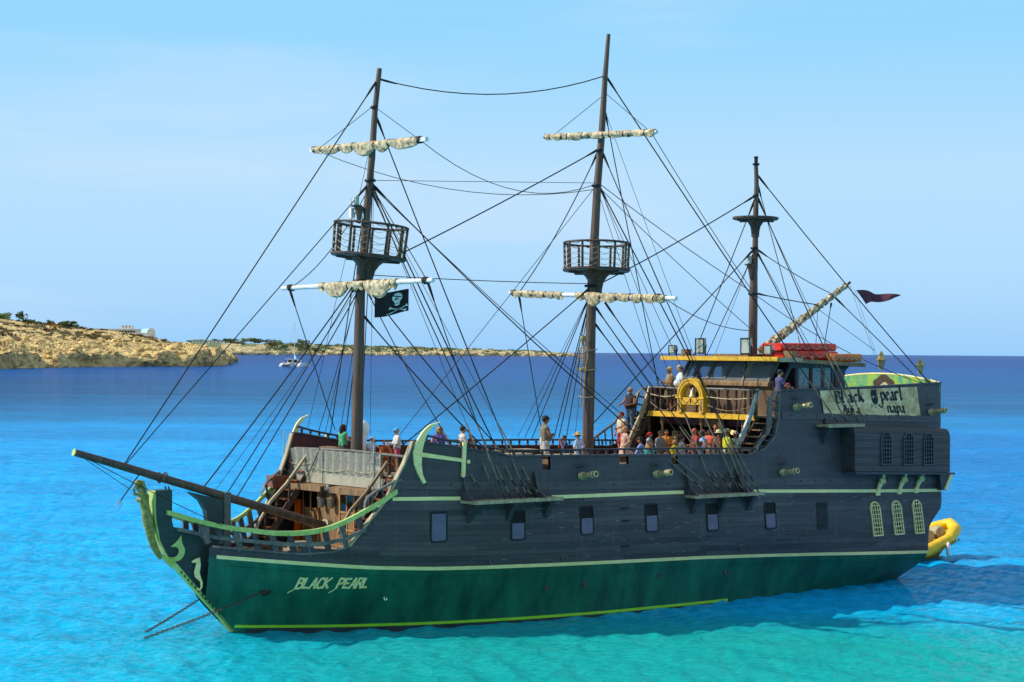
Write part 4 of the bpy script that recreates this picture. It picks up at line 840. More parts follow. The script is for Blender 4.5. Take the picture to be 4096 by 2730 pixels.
# ship's wheel
wh = empty('ships_wheel', parent=ship); wc = Vector((6.35, .46, 6.08)); rg = MB()
rg.loft([[(wc.x+b, wc.y+math.cos(a)*c, wc.z+math.sin(a)*c) for b, c in ((-.04, .3), (.04, .3), (.04, .4), (-.04, .4))] for a in fr(0, 2*math.pi, 29)], False); rg.build('rim', 'orange_paint', wh)
for k in range(8):
    a = k*math.pi/4+.2; MB().tube([wc+Vector((0, math.cos(a)*r, math.sin(a)*r)) for r in (.08, .2, .3, .42, .5, .6)], [.03, .022, .03, .02, .035, .015], 7).build('spoke', 'orange_paint', wh)
MB().lathe([(.1, -.07), (.12, 0), (.1, .07)], wc, (1, 0, 0), 10).build('hub', 'orange_paint', wh); MB().b2((6.42, .26, 5.4), (6.62, .66, 6.1)).build('pedestal', 'wood_brown', wh)
MB().b2((5.2, -2.3, 6.15), (5.6, -1.2, 6.35)).build('binnacle_box', 'wood_brown', ship); MB().b2((5.35, -3, 5.5), (5.6, -.3, 6.16)).build('fore_locker', 'wood_dark', ship)
# ------------------------------------------------------------------ aft structure
qb = empty('quarterdeck_front', parent=ship); QX = 23.0
MB().b2((QX-.1, -3.22, 7.28), (QX+.06, 3.32, 7.46)).build('yellow_beam', 'yellow_paint', qb); MB().b2((QX-.16, -3.25, 7.24), (QX+.06, 3.34, 7.29)).build('beam_moulding', 'yellow_paint', qb)
MB().b2((QX+.6, -3.3, 6.9), (QX+.7, 3.3, 7.27)).build('lintel', 'red_inside', qb)
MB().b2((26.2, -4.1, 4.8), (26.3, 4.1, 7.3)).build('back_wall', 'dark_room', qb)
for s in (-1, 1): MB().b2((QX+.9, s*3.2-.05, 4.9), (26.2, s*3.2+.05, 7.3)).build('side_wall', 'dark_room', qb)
for y in (-2.55, -.1, 1.0, 2.4): MB().lathe([(.09, 0), (.09, .15), (.055, .25), (.07, 1.5), (.05, 1.9), (.09, 2.0), (.11, 2.35)], (QX+.15, y, 4.95), (0, 0, 1), 10).build('post', 'wood_brown', qb, smooth=True)
for y in (-3.25, 3.3, 2.95): MB().lathe([(.06, 0), (.06, .6), (.08, 1.0), (.05, 1.6), (.08, 1.7), (.05, 2.3), (.06, 3.5)], (QX, y, 4.95), (0, 0, 1), 9).build('newel_post', 'wood_dark', qb, smooth=True)
sg = empty('hanging_sign', parent=ship); MB().b2((QX+.5, -.25, 6.86), (QX+.56, .85, 7.14)).build('board', 'red_inside', sg); MB().b2((QX+.48, -.3, 6.84), (QX+.5, .9, 7.17)).build('frame', 'wood_brown', sg)
lp = empty('bar_lamp', parent=ship); m_, n_, b_ = mk('lamp_glow'); b_.inputs['Base Color'].default_value = (1, .55, .1, 1); b_.inputs['Emission Color'].default_value = (1, .5, .08, 1); b_.inputs['Emission Strength'].default_value = 2.5; MATS['lamp_glow'] = m_
MB().ell((QX+1.2, .7, 6.62), (.09, .09, .1), 9, 7).build('bulb_glass', 'lamp_glow', lp); MB().tube([(QX+1.2, .7, 6.7), (QX+1.2, .7, 7.25)], .012, 5).build('cord', 'rope_dark', lp)
# crates stacked in the dark bay
for k, (y, z, s) in enumerate(((-2.75, 4.98, .45), (-2.25, 4.98, .45), (-2.75, 5.43, .45), (-2.3, 5.43, .42), (-2.3, 5.85, .4), (-2.3, 6.25, .36))):
    t = empty('wooden_crate', SW(QX+.85, y, z), TH); MB().box((0, 0, s/2), (s, s, s-.02)).build('box', 'wood_brown', t, False)
    for a in (-1, 1): MB().box((-s/2-.01, a*(s/2-.04), s/2), (.03, .07, s-.03)).build('batten', 'wood_light', t, False); MB().box((-s/2-.01, 0, s/2+a*(s/2-.06)), (.025, s-.16, .07)).build('batten', 'wood_light', t, False)
    tag(t, ['bottom left crate', 'bottom right crate', 'upper left crate', 'second crate from the bottom right', 'third crate from the bottom right', 'topmost smallest crate'][k]+' in the stack under the yellow balcony beam', 'crate', 'crates under the balcony')
# balcony balustrade and swag ropes
for y in [-3.1, -2.85, -2.5, -2.05, -1.6]+[.55+.52*k for k in range(6)]: baluster(qb, QX, y, 7.46, 1.02, 'wood_dark', 1.15)
for y0, y1 in ((-3.25, -1.25), (.3, 3.45)): MB().tube([(QX, y0, 8.5), (QX, (y0+y1)/2, 8.5), (QX, y1, 8.46)], .045, 8, flat=.7).build('balcony_handrail', 'wood_grey', qb)
for a, b, z, sg_ in ((-3.1, -1.35, 8.2, .1), (-3.1, -1.35, 7.85, .35), (.45, 3.1, 8.15, .07), (.45, 3.1, 7.8, .22)): MB().tube([(QX-.07, a+(b-a)*t, z-sg_*math.sin(math.pi*t)) for t in fr(0, 1, 13)], .022, 6).build('swag_rope', 'rope_light' if z > 8 else 'wood_brown', qb)
# yellow belfry with bell
bf = empty('belfry', parent=ship); yc = -.46; bx = QX-.2
def ring_arch(r0, r1, x0, x1, mat, nm):
    MB().loft([[(x0, yc+r0*math.cos(a), 8.12+r0*math.sin(a)), (x0, yc+r1*math.cos(a), 8.12+r1*math.sin(a)), (x1, yc+r1*math.cos(a), 8.12+r1*math.sin(a)), (x1, yc+r0*math.cos(a), 8.12+r0*math.sin(a))] for a in fr(0, math.pi, 19)]).build(nm, mat, bf)
ring_arch(.56, .78, bx, bx+.3, 'yellow_paint', 'arch'); ring_arch(.6, .66, bx-.025, bx, 'yellow_paint', 'arch_moulding'); ring_arch(.72, .8, bx-.03, bx+.32, 'yellow_paint', 'arch_hood')
for s in (-1, 1):
    MB().b2((bx, yc+s*.68-.12, 7.46), (bx+.3, yc+s*.68+.12, 8.08)).build('pilaster', 'yellow_paint', bf); MB().b2((bx-.04, yc+s*.7-.17, 8.06), (bx+.34, yc+s*.7+.17, 8.14)).build('capital', 'yellow_paint', bf)
    MB().b2((bx-.008, yc+s*.68-.07, 7.53), (bx-.002, yc+s*.68+.07, 8.0)).build('inlay', 'wood_brown', bf)
    MB().tube([(bx+.02, yc+s*(.12+.4*t), 7.95-.1*math.sin(t*4.2)) for t in fr(0, 1, 10)], .016, 5).build('scroll', 'wood_dark', bf)
MB().b2((bx+.03, yc-.56, 7.8), (bx+.1, yc+.56, 8.1)).build('front_panel', 'yellow_paint', bf); MB().prism([(bx-.0, yc-.05, 8.05), (bx, yc+.05, 8.05), (bx, yc, 7.83)], (.03, 0, 0)).build('pendant', 'wood_dark', bf)
MB().lathe([(.17, 0), (.16, .04), (.11, .12), (.09, .25), (.04, .3), (.02, .38)], (bx+.15, yc, 8.13), (0, 0, 1), 14).build('bell', 'bronze', bf, smooth=True); MB().tube([(bx+.15, yc, 8.5), (bx+.15, yc, 8.7)], .025, 6).build('bell_hanger', 'iron', bf); MB().ell((bx+.15, yc, 8.12), .04, 8, 6).build('clapper', 'iron', bf)
# stairs to the quarterdeck and their swept rails
for s in (1, -1):
    st = stairs(21.2, 4.98, 23.2, 7.42, 3.32 if s > 0 else -4.02, 4.02 if s > 0 else -3.32, 9, 'wood_brown', 'wood_dark', 'quarter_stair', 'dark_room'); y = s*3.3
    rp = [(23.12, 8.5), (22.95, 8.1), (22.6, 7.35), (22.25, 6.75), (21.9, 6.15), (21.8, 5.95)]
    MB().loft([[(x-.04, y-.04, z), (x+.06, y-.04, z-.02), (x+.06, y+.04, z-.02), (x-.04, y+.04, z)][::1] if False else [(x-.09, y-.05, z+.04), (x+.09, y-.05, z-.04), (x+.09, y+.05, z-.04), (x-.09, y+.05, z+.04)] for x, z in rp]).build('inner_handrail', 'lamp_body' if s > 0 else 'wood_light', st)
    for x, z0, z1 in ((22.0, 5.2, 6.25), (22.5, 5.9, 7.1), (22.9, 6.4, 7.9)): baluster(st, x, y, z0+.55, z1-z0-.5, 'wood_dark', 1)
    op = [(23.6, 8.47), (23.3, 8.42), (23.06, 8.24), (22.97, 8.0), (22.9, 7.5), (22.86, 7.0), (22.74, 6.76), (22.3, 6.42), (22.06, 6.2), (21.98, 6.0)]
    MB().loft([[(x+a, s*(B(23, z)-.05+b), z+a*.4) for a, b in ((-.06, -.09), (.06, -.09), (.06, .09), (-.06, .09))] for x, z in op]).build('outer_handrail', 'wood_grey', st)
    for x, z in ((23.0, 8.1), (22.95, 7.75), (22.9, 7.4), (22.86, 7.05), (22.66, 6.72), (22.4, 6.5), (22.12, 6.28)):
        zt = z-.12; xt = x
        while interp(xt, TOP) < zt and xt < 23.6: xt += .03
        MB().tube([(x, s*(B(23, z)-.06), z), (xt+.02, s*(B(23, zt)-.06), zt)], .04, 7).build('rail_rung', 'hull_black', st)
    if s < 0:
        MB().tube([(20.6, s*4.3, 6.0), (20.7, s*4.3, 6.25), (21.2, s*4.25, 6.55), (21.8, s*4.2, 6.9), (22.2, s*4.2, 7.4)], .06, 7, flat=.7).build('lower_handrail', 'wood_grey', st)
        for x, z in ((20.9, 6.4), (21.3, 6.6), (21.7, 6.85)): MB().tube([(x, s*4.28, z), (x+.1, s*4.28, 5.95)], .035, 6).build('rail_rung', 'hull_black', st)
# wheelhouse
paint('cabin_brown', '#4a3623', '#6b5136', .6, 1.5, (1, 1, .6), .2, 25); wlh = empty('wheelhouse', parent=ship); WX = 24.6
MB().b2((WX, -3.0, 7.4), (WX+.1, 2.55, 8.72)).build('front_wall', 'cabin_brown', wlh)
MB().loft([[(WX-.18, y, 8.62), (WX+.2, y, 8.62), (WX+.2, y, 8.86), (WX-.06, y, 8.84), (WX-.18, y, 8.74)] for y in (-3.0, 2.55)]).build('dash_ledge', 'wood_brown', wlh)
WT = 25.2; wf = lambda y, t: (WX-.03+(WT-WX+.03)*t, y, 8.84+.86*t)
ys = [-2.95, -2.2, -1.25, -.2, .95, 2.45]
for y in ys: MB().bar(wf(y, -.02), wf(y, 1.02), .13, .12, (1, 0, 0)).build('windscreen_mullion', 'wood_light' if y == .95 else 'wood_grey', wlh)
MB().bar(wf(-3, .97), wf(2.55, .97), .14, .14, (1, 0, 0)).build('windscreen_header', 'wood_dark', wlh); MB().bar(wf(-3, .02), wf(2.55, .02), .12, .12, (1, 0, 0)).build('windscreen_sill', 'wood_grey', wlh)
for a, b in zip(ys, ys[1:]): MB().add([wf(a+.06, .04), wf(b-.06, .04), wf(b-.06, .95), wf(a+.06, .95)], [(0, 1, 2, 3)]).build('windscreen_pane', 'glass_clear', wlh)
for s, y in ((1, 2.95), (-1, -3.05)):
    MB().b2((WX+.1, y-.05, 7.4), (28.75, y+.05, 8.5)).build('side_wall', 'hull_black', wlh); MB().b2((WT+.1, y-.05, 9.4), (28.75, y+.05, 9.66)).build('side_header', 'hull_black', wlh)
    for x in (25.75, 26.6, 27.35, 27.95): MB().b2((x-.07, y-.06, 8.45), (x+.07, y+.06, 9.42)).build('side_post', 'hull_black' if x != 26.6 else 'red_inside', wlh)
    MB().bar((WX+.12, y, 8.5), (WT+.25, y, 9.62), .12, .12).build('corner_post', 'hull_black', wlh)
    MB().prism([(28.1, y-.05, 8.4), (28.1, y-.05, 9.5), (28.9, y-.05, 9.5), (28.72, y-.05, 9.2), (28.66, y-.05, 8.9), (28.8, y-.05, 8.4)], (0, .1, 0)).build('aft_cheek', 'hull_black', wlh)
    for a, b in ((25.0, 25.68), (25.82, 26.5), (26.7, 27.28), (27.42, 27.9)):
        if s > 0 and a < 25.8: continue
        MB().b2((a, y-.01, 8.5), (b, y+.01, 9.4)).build('side_window', 'glass_clear', wlh)
    MB().bar((WX+.05, 2.55 if s > 0 else -3.0, 8.0), (WX+.1, y, 8.0), .1, 1.2).build('corner_wall', 'wood_dark', wlh)
MB().b2((28.6, -3, 7.4), (28.7, 2.9, 9.6)).build('rear_wall', 'hull_black', wlh)
MB().b2((26.5, -2.2, 7.4), (26.9, -1.0, 9.55)).build('chart_locker', 'red_inside', wlh); MB().b2((25.4, .4, 7.4), (25.9, 1.6, 8.75)).build('helm_console', 'wood_dark', wlh)
rf = lambda x: 9.84-.042*(x-24)
rows = []
for x in fr(23.95, 29.4, 6):
    w_ = 3.58 if x > 24.3 else 3.5; rows.append([(x, -w_, rf(x)-.14), (x, w_, rf(x)-.16), (x, w_, rf(x)), (x, 0, rf(x)+.06), (x, -w_, rf(x)+.02)])
MB().loft(rows).build('roof', 'wood_brown', wlh); MB().b2((23.9, -3.52, 9.69), (23.97, 3.6, 9.87)).build('roof_front_fascia', 'yellow_paint', wlh)
MB().b2((24, 3.58, 9.66), (25.4, 3.63, 9.84)).build('roof_side_fascia', 'wood_light', wlh); MB().prism([(28.4, -3.0, 9.45), (29.0, -3.0, 9.5), (28.9, -3.0, 9.38), (28.6, -3.0, 9.3)], (0, 6, 0)).build('roof_bracket', 'hull_black', wlh)
def flood(x, y, w_, h_):
    f = empty('floodlight', parent=ship); z = rf(x)+.05; c = z+.1+h_/2
    MB().prism([(x, y-w_/2, c-h_/2), (x, y+w_/2, c-h_/2), (x, y+w_/2, c+h_/2), (x, y-w_/2, c+h_/2)], (.12, 0, 0)).build('housing', 'lamp_body', f)
    MB().lathe([(w_*.48, 0), (w_*.4, .1), (w_*.15, .18)], (x+.12, y, c), (1, 0, 0), 12).build('rear_shell', 'lamp_body', f); MB().b2((x-.012, y-w_*.42, c-h_*.42), (x-.002, y+w_*.42, c+h_*.42)).build('glass', 'lamp_glass', f)
    for s in (-1, 1): MB().bar((x+.06, y+s*(w_/2+.02), z-.06), (x+.06, y+s*(w_/2+.02), c), .03, .05).build('yoke_arm', 'iron', f)
    for (a, b), (d_, e_) in (((-.5, -.5), (.5, -.42)), ((-.5, .42), (.5, .5)), ((-.5, -.5), (-.42, .5)), ((.42, -.5), (.5, .5))): MB().b2((x-.03, y+a*w_, c+b*h_), (x-.011, y+d_*w_, c+e_*h_)).build('bezel', 'iron', f)
flood(24.1, -3.0, .42, .36); flood(24.3, -1.45, .55, .68); flood(24.6, 1.05, .58, .7); flood(24.6, 2.35, .46, .4)
MB().box((24.4, -2.4, 10.02), (.3, .35, .3)).build('roof_box', 'wood_brown', ship); MB().box((25.2, 3.1, 9.98), (.3, .5, .3)).build('roof_box', 'wood_brown', ship); MB().b2((24.6, -.9, 9.85), (27.2, 1.2, 9.98)).build('roof_hatch', 'wood_brown', ship)
for x, y, h in ((24.2, -1.5, 3.2), (26.6, 2.2, 2.2), (26.6, 2.45, 1.1), (25.5, .3, 1.4)): MB().tube([(x, y, rf(x)), (x, y, rf(x)+h)], [.018, .008], 5).build('whip_aerial', 'white_gel', ship)
# rafts lashed on the roof
def raft(x, y, z, L, W, H, mat, label):
    t = empty('life_raft', SW(x, y, z), TH); o = rrect(W, H, min(H, W)*.3); rows = []
    for u, k in ((-.5, .8), (-.47, .97), (-.2, 1), (.2, 1), (.47, .97), (.5, .8)): rows.append([(u*L, a*k, H/2+b*k) for a, b in o])
    MB().loft(rows).build('shell', mat, t, False, True)
    for s in (-1, 1):
        MB().tube([(-L/2+L*q/24, s*(W/2+.025), H*.62-.13*abs(math.sin(q*math.pi/4))) for q in range(25)], .018, 5).build('grab_rope', 'rope_light', t, False)
    for u in (-.25, .25): MB().loft([[(u*L+d, a*1.02, H/2+b*1.02) for a, b in o] for d in (-.02, .02)], False).build('lashing', 'rope_light', t, False)
    tag(t, label, 'life raft', 'rafts on the wheelhouse roof')
raft(27.0, 2.1, 9.74, 3.1, 1.5, .38, 'red_raft', 'red raft lying under the other red raft on the wheelhouse roof'); raft(26.95, 1.95, 10.12, 3.4, 1.4, .34, 'red_raft', 'upper red raft lashed on top of the roof'); raft(28.7, 2.7, 9.66, 1.9, 1.0, .36, 'orange_raft', 'orange brown raft at the aft end of the wheelhouse roof')
# taffrail with painted boards
tf = empty('taffrail', parent=ship); tz = lambda y: 9.1-.03*y*y
for k in range(9):
    z0, z1 = 7.4+k*.19, 7.4+(k+1)*.19-.006
    rowsA = []
    for y in fr(-3.5, 3.5, 15):
        t = min(z1, tz(y)); b = min(z0, tz(y)-.001); rowsA.append([(34.4, y, b), (34.44, y, b), (34.44, y, t), (34.4, y, t)])
    MB().loft(rowsA).build('board', 'mural_board' if 'mural_board' in MATS else paint('mural_board', '#2c8f6e', '#8fae3a', .6, .9, (1, 1, .7), .1, 10, contrast=(.42, .56)), tf)
MB().tube([(34.42, y, tz(y)+.02) for y in fr(-3.5, 3.5, 15)], .04, 6).build('taffrail_cap', 'trim_green', tf)
paint('mural_brown', '#2e2418', '#4b3c28', .7, 6, (1, 1, 1), .1); paint('mural_face', '#8d8a6a', '#cfc9a4', .7, 7, (1, 1, 1), .1)
def blob(cy, cz, ry, rz, x, mat, nm, wob=.1): MB().add([(x, cy+ry*math.cos(a)*(1+wob*math.sin(5*a)), cz+rz*math.sin(a)*(1+wob*math.cos(4*a))) for a in fr(0, 6.283, 25)[:-1]], [tuple(range(24))]).build(nm, mat, tf)
blob(.25, 8.6, .62, .46, 34.393, 'mural_brown', 'painted_hair'); blob(.3, 8.42, .3, .3, 34.390, 'mural_face', 'painted_face', .04)
for s in (-1, 1): blob(.3+s*.11, 8.5, .05, .03, 34.387, 'mural_brown', 'painted_eye', 0)
# lanterns
def stern_lantern(y, zb, hh):
    l = empty('stern_lantern', parent=ship); o = (34.5, y, zb); k = hh/.98
    MB().tube([(34.5, y, zb-.3), o, (34.5, y, zb+.18*k)], .025, 6).build('stem', 'brass', l)
    MB().lathe([(.06*k, .18*k), (.1*k, .24*k), (.16*k, .55*k)], o, (0, 0, 1), 6).build('glass', 'lamp_glass', l); MB().lathe([(.19*k, .55*k), (.2*k, .6*k), (.12*k, .7*k), (.09*k, .8*k), (.11*k, .84*k), (.02*k, .98*k)], o, (0, 0, 1), 6).build('crown', 'brass', l)
    for q in range(6): a = q*math.pi/3; MB().bar((34.5+.1*k*math.cos(a), y+.1*k*math.sin(a), zb+.22*k), (34.5+.17*k*math.cos(a), y+.17*k*math.sin(a), zb+.57*k), .025, .025).build('cage_bar', 'brass', l)
    for q in range(6): a = q*math.pi/3; MB().tube([(34.5+r*k*math.cos(a), y+r*k*math.sin(a), zb+z*k) for r, z in ((.19, .58), (.25, .64), (.23, .72), (.17, .7))], .012, 5).build('scroll', 'brass', l)
stern_lantern(0, 9.12, 1.04); stern_lantern(2.32, 8.95, .9)
# ------------------------------------------------------------------ masts, tops, yards, sails
def mast(name, pts, rads, mat='mast_wood'): return MB().tube(pts, rads, 16).build(name, mat, ship, smooth=True)
fm = empty('foremast', parent=ship); mm = empty('mainmast', parent=ship); mz = empty('mizzenmast', parent=ship)
def mpart(root, pts, rads, name): MB().tube(pts, rads, 16).build(name, 'mast_wood', root, smooth=True)
mpart(fm, [(5.33, 0, 5.3), (5.38, 0, 8.5), (5.45, 0, 12), (5.5, 0, 13.4)], [.23, .215, .185, .17], 'lower_mast'); mpart(fm, [(5.58, 0, 12.9), (5.66, 0, 14.7), (5.83, 0, 16.2), (5.95, 0, 17.5), (6.05, 0, 19), (6.24, 0, 20.57)], [.17, .16, .13, .125, .11, .095], 'topmast')
mpart(mm, [(16.62, 0, 5), (16.72, 0, 8.5), (16.8, 0, 12), (16.83, 0, 13.3)], [.24, .225, .195, .18], 'lower_mast'); mpart(mm, [(16.86, 0, 12.8), (16.94, 0, 14.6), (17.08, 0, 16.85), (17.27, 0, 18.7), (17.45, 0, 21.3), (17.62, 0, 23.05)], [.19, .18, .16, .14, .11, .08], 'topmast')
mpart(mz, [(26.1, 0, 9.8), (26.12, 0, 12), (26.15, 0, 14.2)], [.2, .19, .15], 'lower_mast'); mpart(mz, [(26.2, 0, 13.6), (26.23, 0, 15.9), (26.27, 0, 17.4), (26.22, 0, 18.3)], [.13, .12, .1, .09], 'topmast')
MB().lathe([(.09, 0), (.16, .05), (.16, .1), (.08, .12), (.08, .32), (.1, .34), (.1, .4), (.02, .42)], (26.23, 0, 18.2), (0, 0, 1), 12).build('mast_lamp', 'iron', mz)
for root, x, z, r in ((fm, 5.9, 16.35, .2), (fm, 5.46, 12.6, .25), (fm, 6.05, 19.1, .13), (mm, 17.06, 16.8, .19), (mm, 16.8, 12.7, .25), (mm, 17.2, 18.25, .15), (mz, 26.2, 14.6, .16), (mz, 26.15, 12.6, .21), (mz, 26.27, 16.9, .12)): MB().lathe([(r, -.05), (r+.02, 0), (r, .05)], (x-.04, 0, z), (0, 0, 1), 14, False).build('iron_band', 'iron', root)
for root, x, z in ((fm, 5.35, 15.4), (mz, 25.95, 13.9)):
    l = empty('mast_lantern', parent=ship); MB().lathe([(.08, 0), (.1, .02), (.1, .3), (.05, .36)], (x-.1, 0, z), (0, 0, 1), 8).build('body', 'lamp_body', l); MB().lathe([(.2, -.06), (.22, 0)], (x-.08, 0, z), (0, 0, 1), 10).build('tray', 'mast_wood', l); MB().lathe([(.2, 0), (.14, -.15), (.06, -.6)], (x+.02, 0, z-.06), (0, 0, 1), 8).build('corbel', 'mast_wood', l)
MB().b2((5.15, -.35, 14.95), (5.3, -.2, 15.3)).build('aerial_box', 'white_gel', ship); MB().tube([(5.2, -.3, 15.3), (5.2, -.3, 15.65)], .025, 6).build('aerial_stub', 'white_gel', ship); MB().b2((5.42, -.1, 14.9), (5.5, .12, 15.1)).build('aerial_box', 'white_gel', ship)
def top(name, x, z, r, h, tilt, npost, side=0):
    t = empty(name, (x, 0, z), 0, ship); t.rotation_euler = (R(side), R(tilt), 0); k = r/1.42
    MB().lathe([(r*.97, -.06), (r, -.02), (r, .05), (r*.96, .06), (.02, .06)], n=28, caps=False).add([], []).build('platform_rim', 'wood_dark', t); MB().lathe([(.05, -.05), (r*.97, -.05)], n=28, caps=False).build('platform_floor', 'wood_grey', t)
    for q in range(6):
        a = q*math.pi/3+.4; MB().bar((.2*math.cos(a), .2*math.sin(a), -.14*k), (r*.85*math.cos(a), r*.85*math.sin(a), -.09), .1, .1).build('rib', 'wood_dark', t)
    MB().lathe([(.24*k, -1.15*k), (.26*k, -.8*k), (.32*k, -.5*k), (.46*k, -.28*k), (.62*k, -.14*k), (.7*k, -.07)], n=18).build('trumpet', 'wood_dark', t, smooth=True)
    if not npost: return t
    MB().tube([(r*.97*math.cos(a), r*.97*math.sin(a), h) for a in fr(0, 2*math.pi, 37)], .048, 7).build('top_rail', 'wood_dark', t)
    for q in range(npost):
        a = 2*math.pi*q/npost+.12; MB().tube([(r*.93*math.cos(a), r*.93*math.sin(a), .04), (r*.96*math.cos(a), r*.96*math.sin(a), h)], [.055, .048], 7).build('stanchion', 'wood_dark', t)
        b = a+2*math.pi/npost
        for f_ in (.22, .42, .62, .82):
            MB().tube([(r*.95*math.cos(a+(b-a)*u), r*.95*math.sin(a+(b-a)*u), h*f_-.13*math.sin(math.pi*u)) for u in fr(0, 1, 6)], .011, 4).build('net_rope', 'rope_light', t)
    MB().tube([(r*.97*math.cos(a)+.04*math.sin(9*a), r*.97*math.sin(a), h-.05-.05*math.sin(11*a)) for a in fr(0, 2*math.pi, 50)], .014, 4).build('net_rope', 'rope_dark', t)
    return t
top('crows_nest', 5.8, 13.5, 1.42, 1.18, 5.0, 12, 2); top('crows_nest', 17.05, 13.35, 1.38, 1.1, 2.0, 12, -1.5); top('mizzen_top', 26.22, 15.9, 1.0, .5, .8, 0)
def yard(name, x, y0, y1, z0, z1, r, sq=False):
    yd = empty(name, parent=ship); zf = lambda y: z0+(z1-z0)*(y-y0)/(y1-y0)
    if sq: MB().bar((x, y0, z0), (x, y1, z1), .15, .15).build('spar', 'yard_white', yd)
    else: MB().tube([(x, y0, z0), (x, (y0+y1)/2, (z0+z1)/2), (x, y1, z1)], [r*.85, r, r*.85], 12).build('spar', 'yard_white', yd, smooth=True)
    return yd, zf
def furl(yd, x, zf, ya, yb, ties, drop, rad, seed, ragged=0):
    """a furled sail: a creased bundle slung under the spar, deepest between its ties"""
    n = max(10, int((yb-ya)/.055)); m_ = 18; rings = []; tt = [ya]+list(ties)+[yb]
    for i in range(n):
        y = ya+(yb-ya)*i/(n-1); seg = 0
        while seg < len(tt)-2 and y > tt[seg+1]: seg += 1
        u = (y-tt[seg])/max(.01, tt[seg+1]-tt[seg]); bulge = max(0, math.sin(math.pi*u))**.7; dp = drop[seg % len(drop)]*bulge; rr = rad*(.86+.14*bulge*(1+.5*noise.noise(Vector((seed, seg*3.7, 0)))))
        row = []
        for k in range(m_):
            a = 2*math.pi*k/m_; ca, sa = math.cos(a), math.sin(a); low = max(0, -sa); cr = .2*noise.noise(Vector((y*1.6+seed, a*1.1, 2)))+.09*math.sin(a*8+2.2*noise.noise(Vector((y*2.5, seed, 0))))*(.4+low)+.12*math.sin(y*7+a*2.5+seed)*(1-.7*bulge)
            row.append((x+ca*rr*(1+cr)*(1-.25*low), y+.05*noise.noise(Vector((a, y*4, seed))), zf(y)+sa*rr*(1+cr)-low*dp*(1+.35*cr)))
        rings.append(row)
    s_ = MB().loft(rings).build('furled_sail', 'sail_cloth', yd, smooth=True)
    for y in ties: MB().tube([(x+math.cos(a)*rad*.95, y+.02*math.sin(3*a), zf(y)+math.sin(a)*rad*.95-.02) for a in fr(0, 6.28, 13)], .022, 5).build('gasket', 'sail_tie', yd)
    for q in range(ragged):
        y = random.uniform(ya, yb); MB().prism([(x-rad*.6, y, zf(y)-rad*.5), (x-rad*.6, y+.18, zf(y)-rad*.5), (x-rad*.5, y+.12, zf(y)-rad*1.9), (x-rad*.55, y+.04, zf(y)-rad*1.6)], (.02, 0, 0)).build('torn_end', 'sail_cloth', yd)
    MB().tube([(x+.02*math.sin(y*7), y, zf(y)+rad*.9+.02*math.sin(y*5)) for y in fr(ya-.1, yb+.1, 16)], .014, 4).build('jackstay', 'rope_dark', yd)
def endwrap(yd, x, zf, y, r):
    for q in range(4): MB().tube([(x+math.cos(a)*(r+.02), y+.06*q-.1+.04*math.sin(a*2+q), zf(y)+math.sin(a)*(r+.02)) for a in fr(0, 6.28, 11)], .024, 5).build('lashing', 'sail_tie', yd)
y1_, z1_ = yard('fore_topsail_yard', 5.75, -3.89, 3.72, 17.77, 17.6, .1, True); furl(y1_, 5.72, z1_, -3.68, 3.27, [-3.08, -1.83, -0.93, 0.47, 1.42], [.04, .1, .14, .3, .2, .16], .115, 1, 7); endwrap(y1_, 5.75, z1_, 3.27, .1); endwrap(y1_, 5.75, z1_, -3.58, .1)
y2_, z2_ = yard('fore_course_yard', 5.2, -5.00, 4.93, 12.41, 12.5, .1); furl(y2_, 5.17, z2_, -2.35, 0.25, [-2.00, -0.35], [.08, .34, .14], .12, 2, 4); furl(y2_, 5.17, z2_, 0.20, 2.75, [0.70, 2.45], [.08, .4, .15], .125, 3, 4); endwrap(y2_, 5.2, z2_, -4.40, .1); endwrap(y2_, 5.2, z2_, 4.50, .1)
y3_, z3_ = yard('main_topsail_yard', 17.0, -3.34, 3.63, 19.05, 18.7, .09); furl(y3_, 16.97, z3_, -3.26, 3.54, [-2.86, -2.11, -1.76, -0.81, -0.36, 0.54, 0.89, 1.74, 2.09, 2.99], [.02, .05, .02, .06, .02, .05, .01], .12, 4, 3); endwrap(y3_, 17.0, z3_, 3.24, .1)
y4_, z4_ = yard('main_course_yard', 16.5, -4.96, 5.35, 12.5, 12.1, .1); furl(y4_, 16.47, z4_, -4.75, -1.45, [-4.05, -3.35, -2.55, -1.95], [.04, .07, .05], .12, 5, 4); furl(y4_, 16.47, z4_, -0.55, 4.75, [-0.05, 1.00, 1.95, 2.75, 3.45, 4.15], [.08, .3, .12, .08, .1, .08], .13, 6, 4); endwrap(y4_, 16.5, z4_, 4.35, .13); endwrap(y4_, 16.5, z4_, -4.65, .11)
# lateen spar of the mizzen, sail wound round it
sp = empty('lateen_spar', parent=ship); A_, B_ = Vector((26.6, 0, 10.1)), Vector((32.34, 0, 13.28)); MB().tube([A_, B_], [.1, .06], 10).build('spar', 'mast_wood', sp)
rows = []; dd = (B_-A_); nrm = Vector((-dd.z, 0, dd.x)).normalized()
for i in range(110):
    u = i/109; c = A_+dd*(u*.96); r = (.2-.09*u)*(1+.22*noise.noise(Vector((u*30, 0, 1))))
    rows.append([c+(nrm*math.cos(a)+Vector((0, 1, 0))*math.sin(a))*r*(1+.22*math.sin(a*5+u*60)+.18*noise.noise(Vector((u*40, a, 3)))) for a in fr(0, 2*math.pi, 15)[:-1]])
MB().loft(rows).build('furled_sail', 'sail_cloth', sp, smooth=True)
for u in fr(.06, .94, 12): MB().tube([A_+dd*u+(nrm*math.cos(a)+Vector((0, 1, 0))*math.sin(a))*(.215-.09*u) for a in fr(0, 6.28, 11)], .02, 4).build('gasket', 'sail_tie', sp)
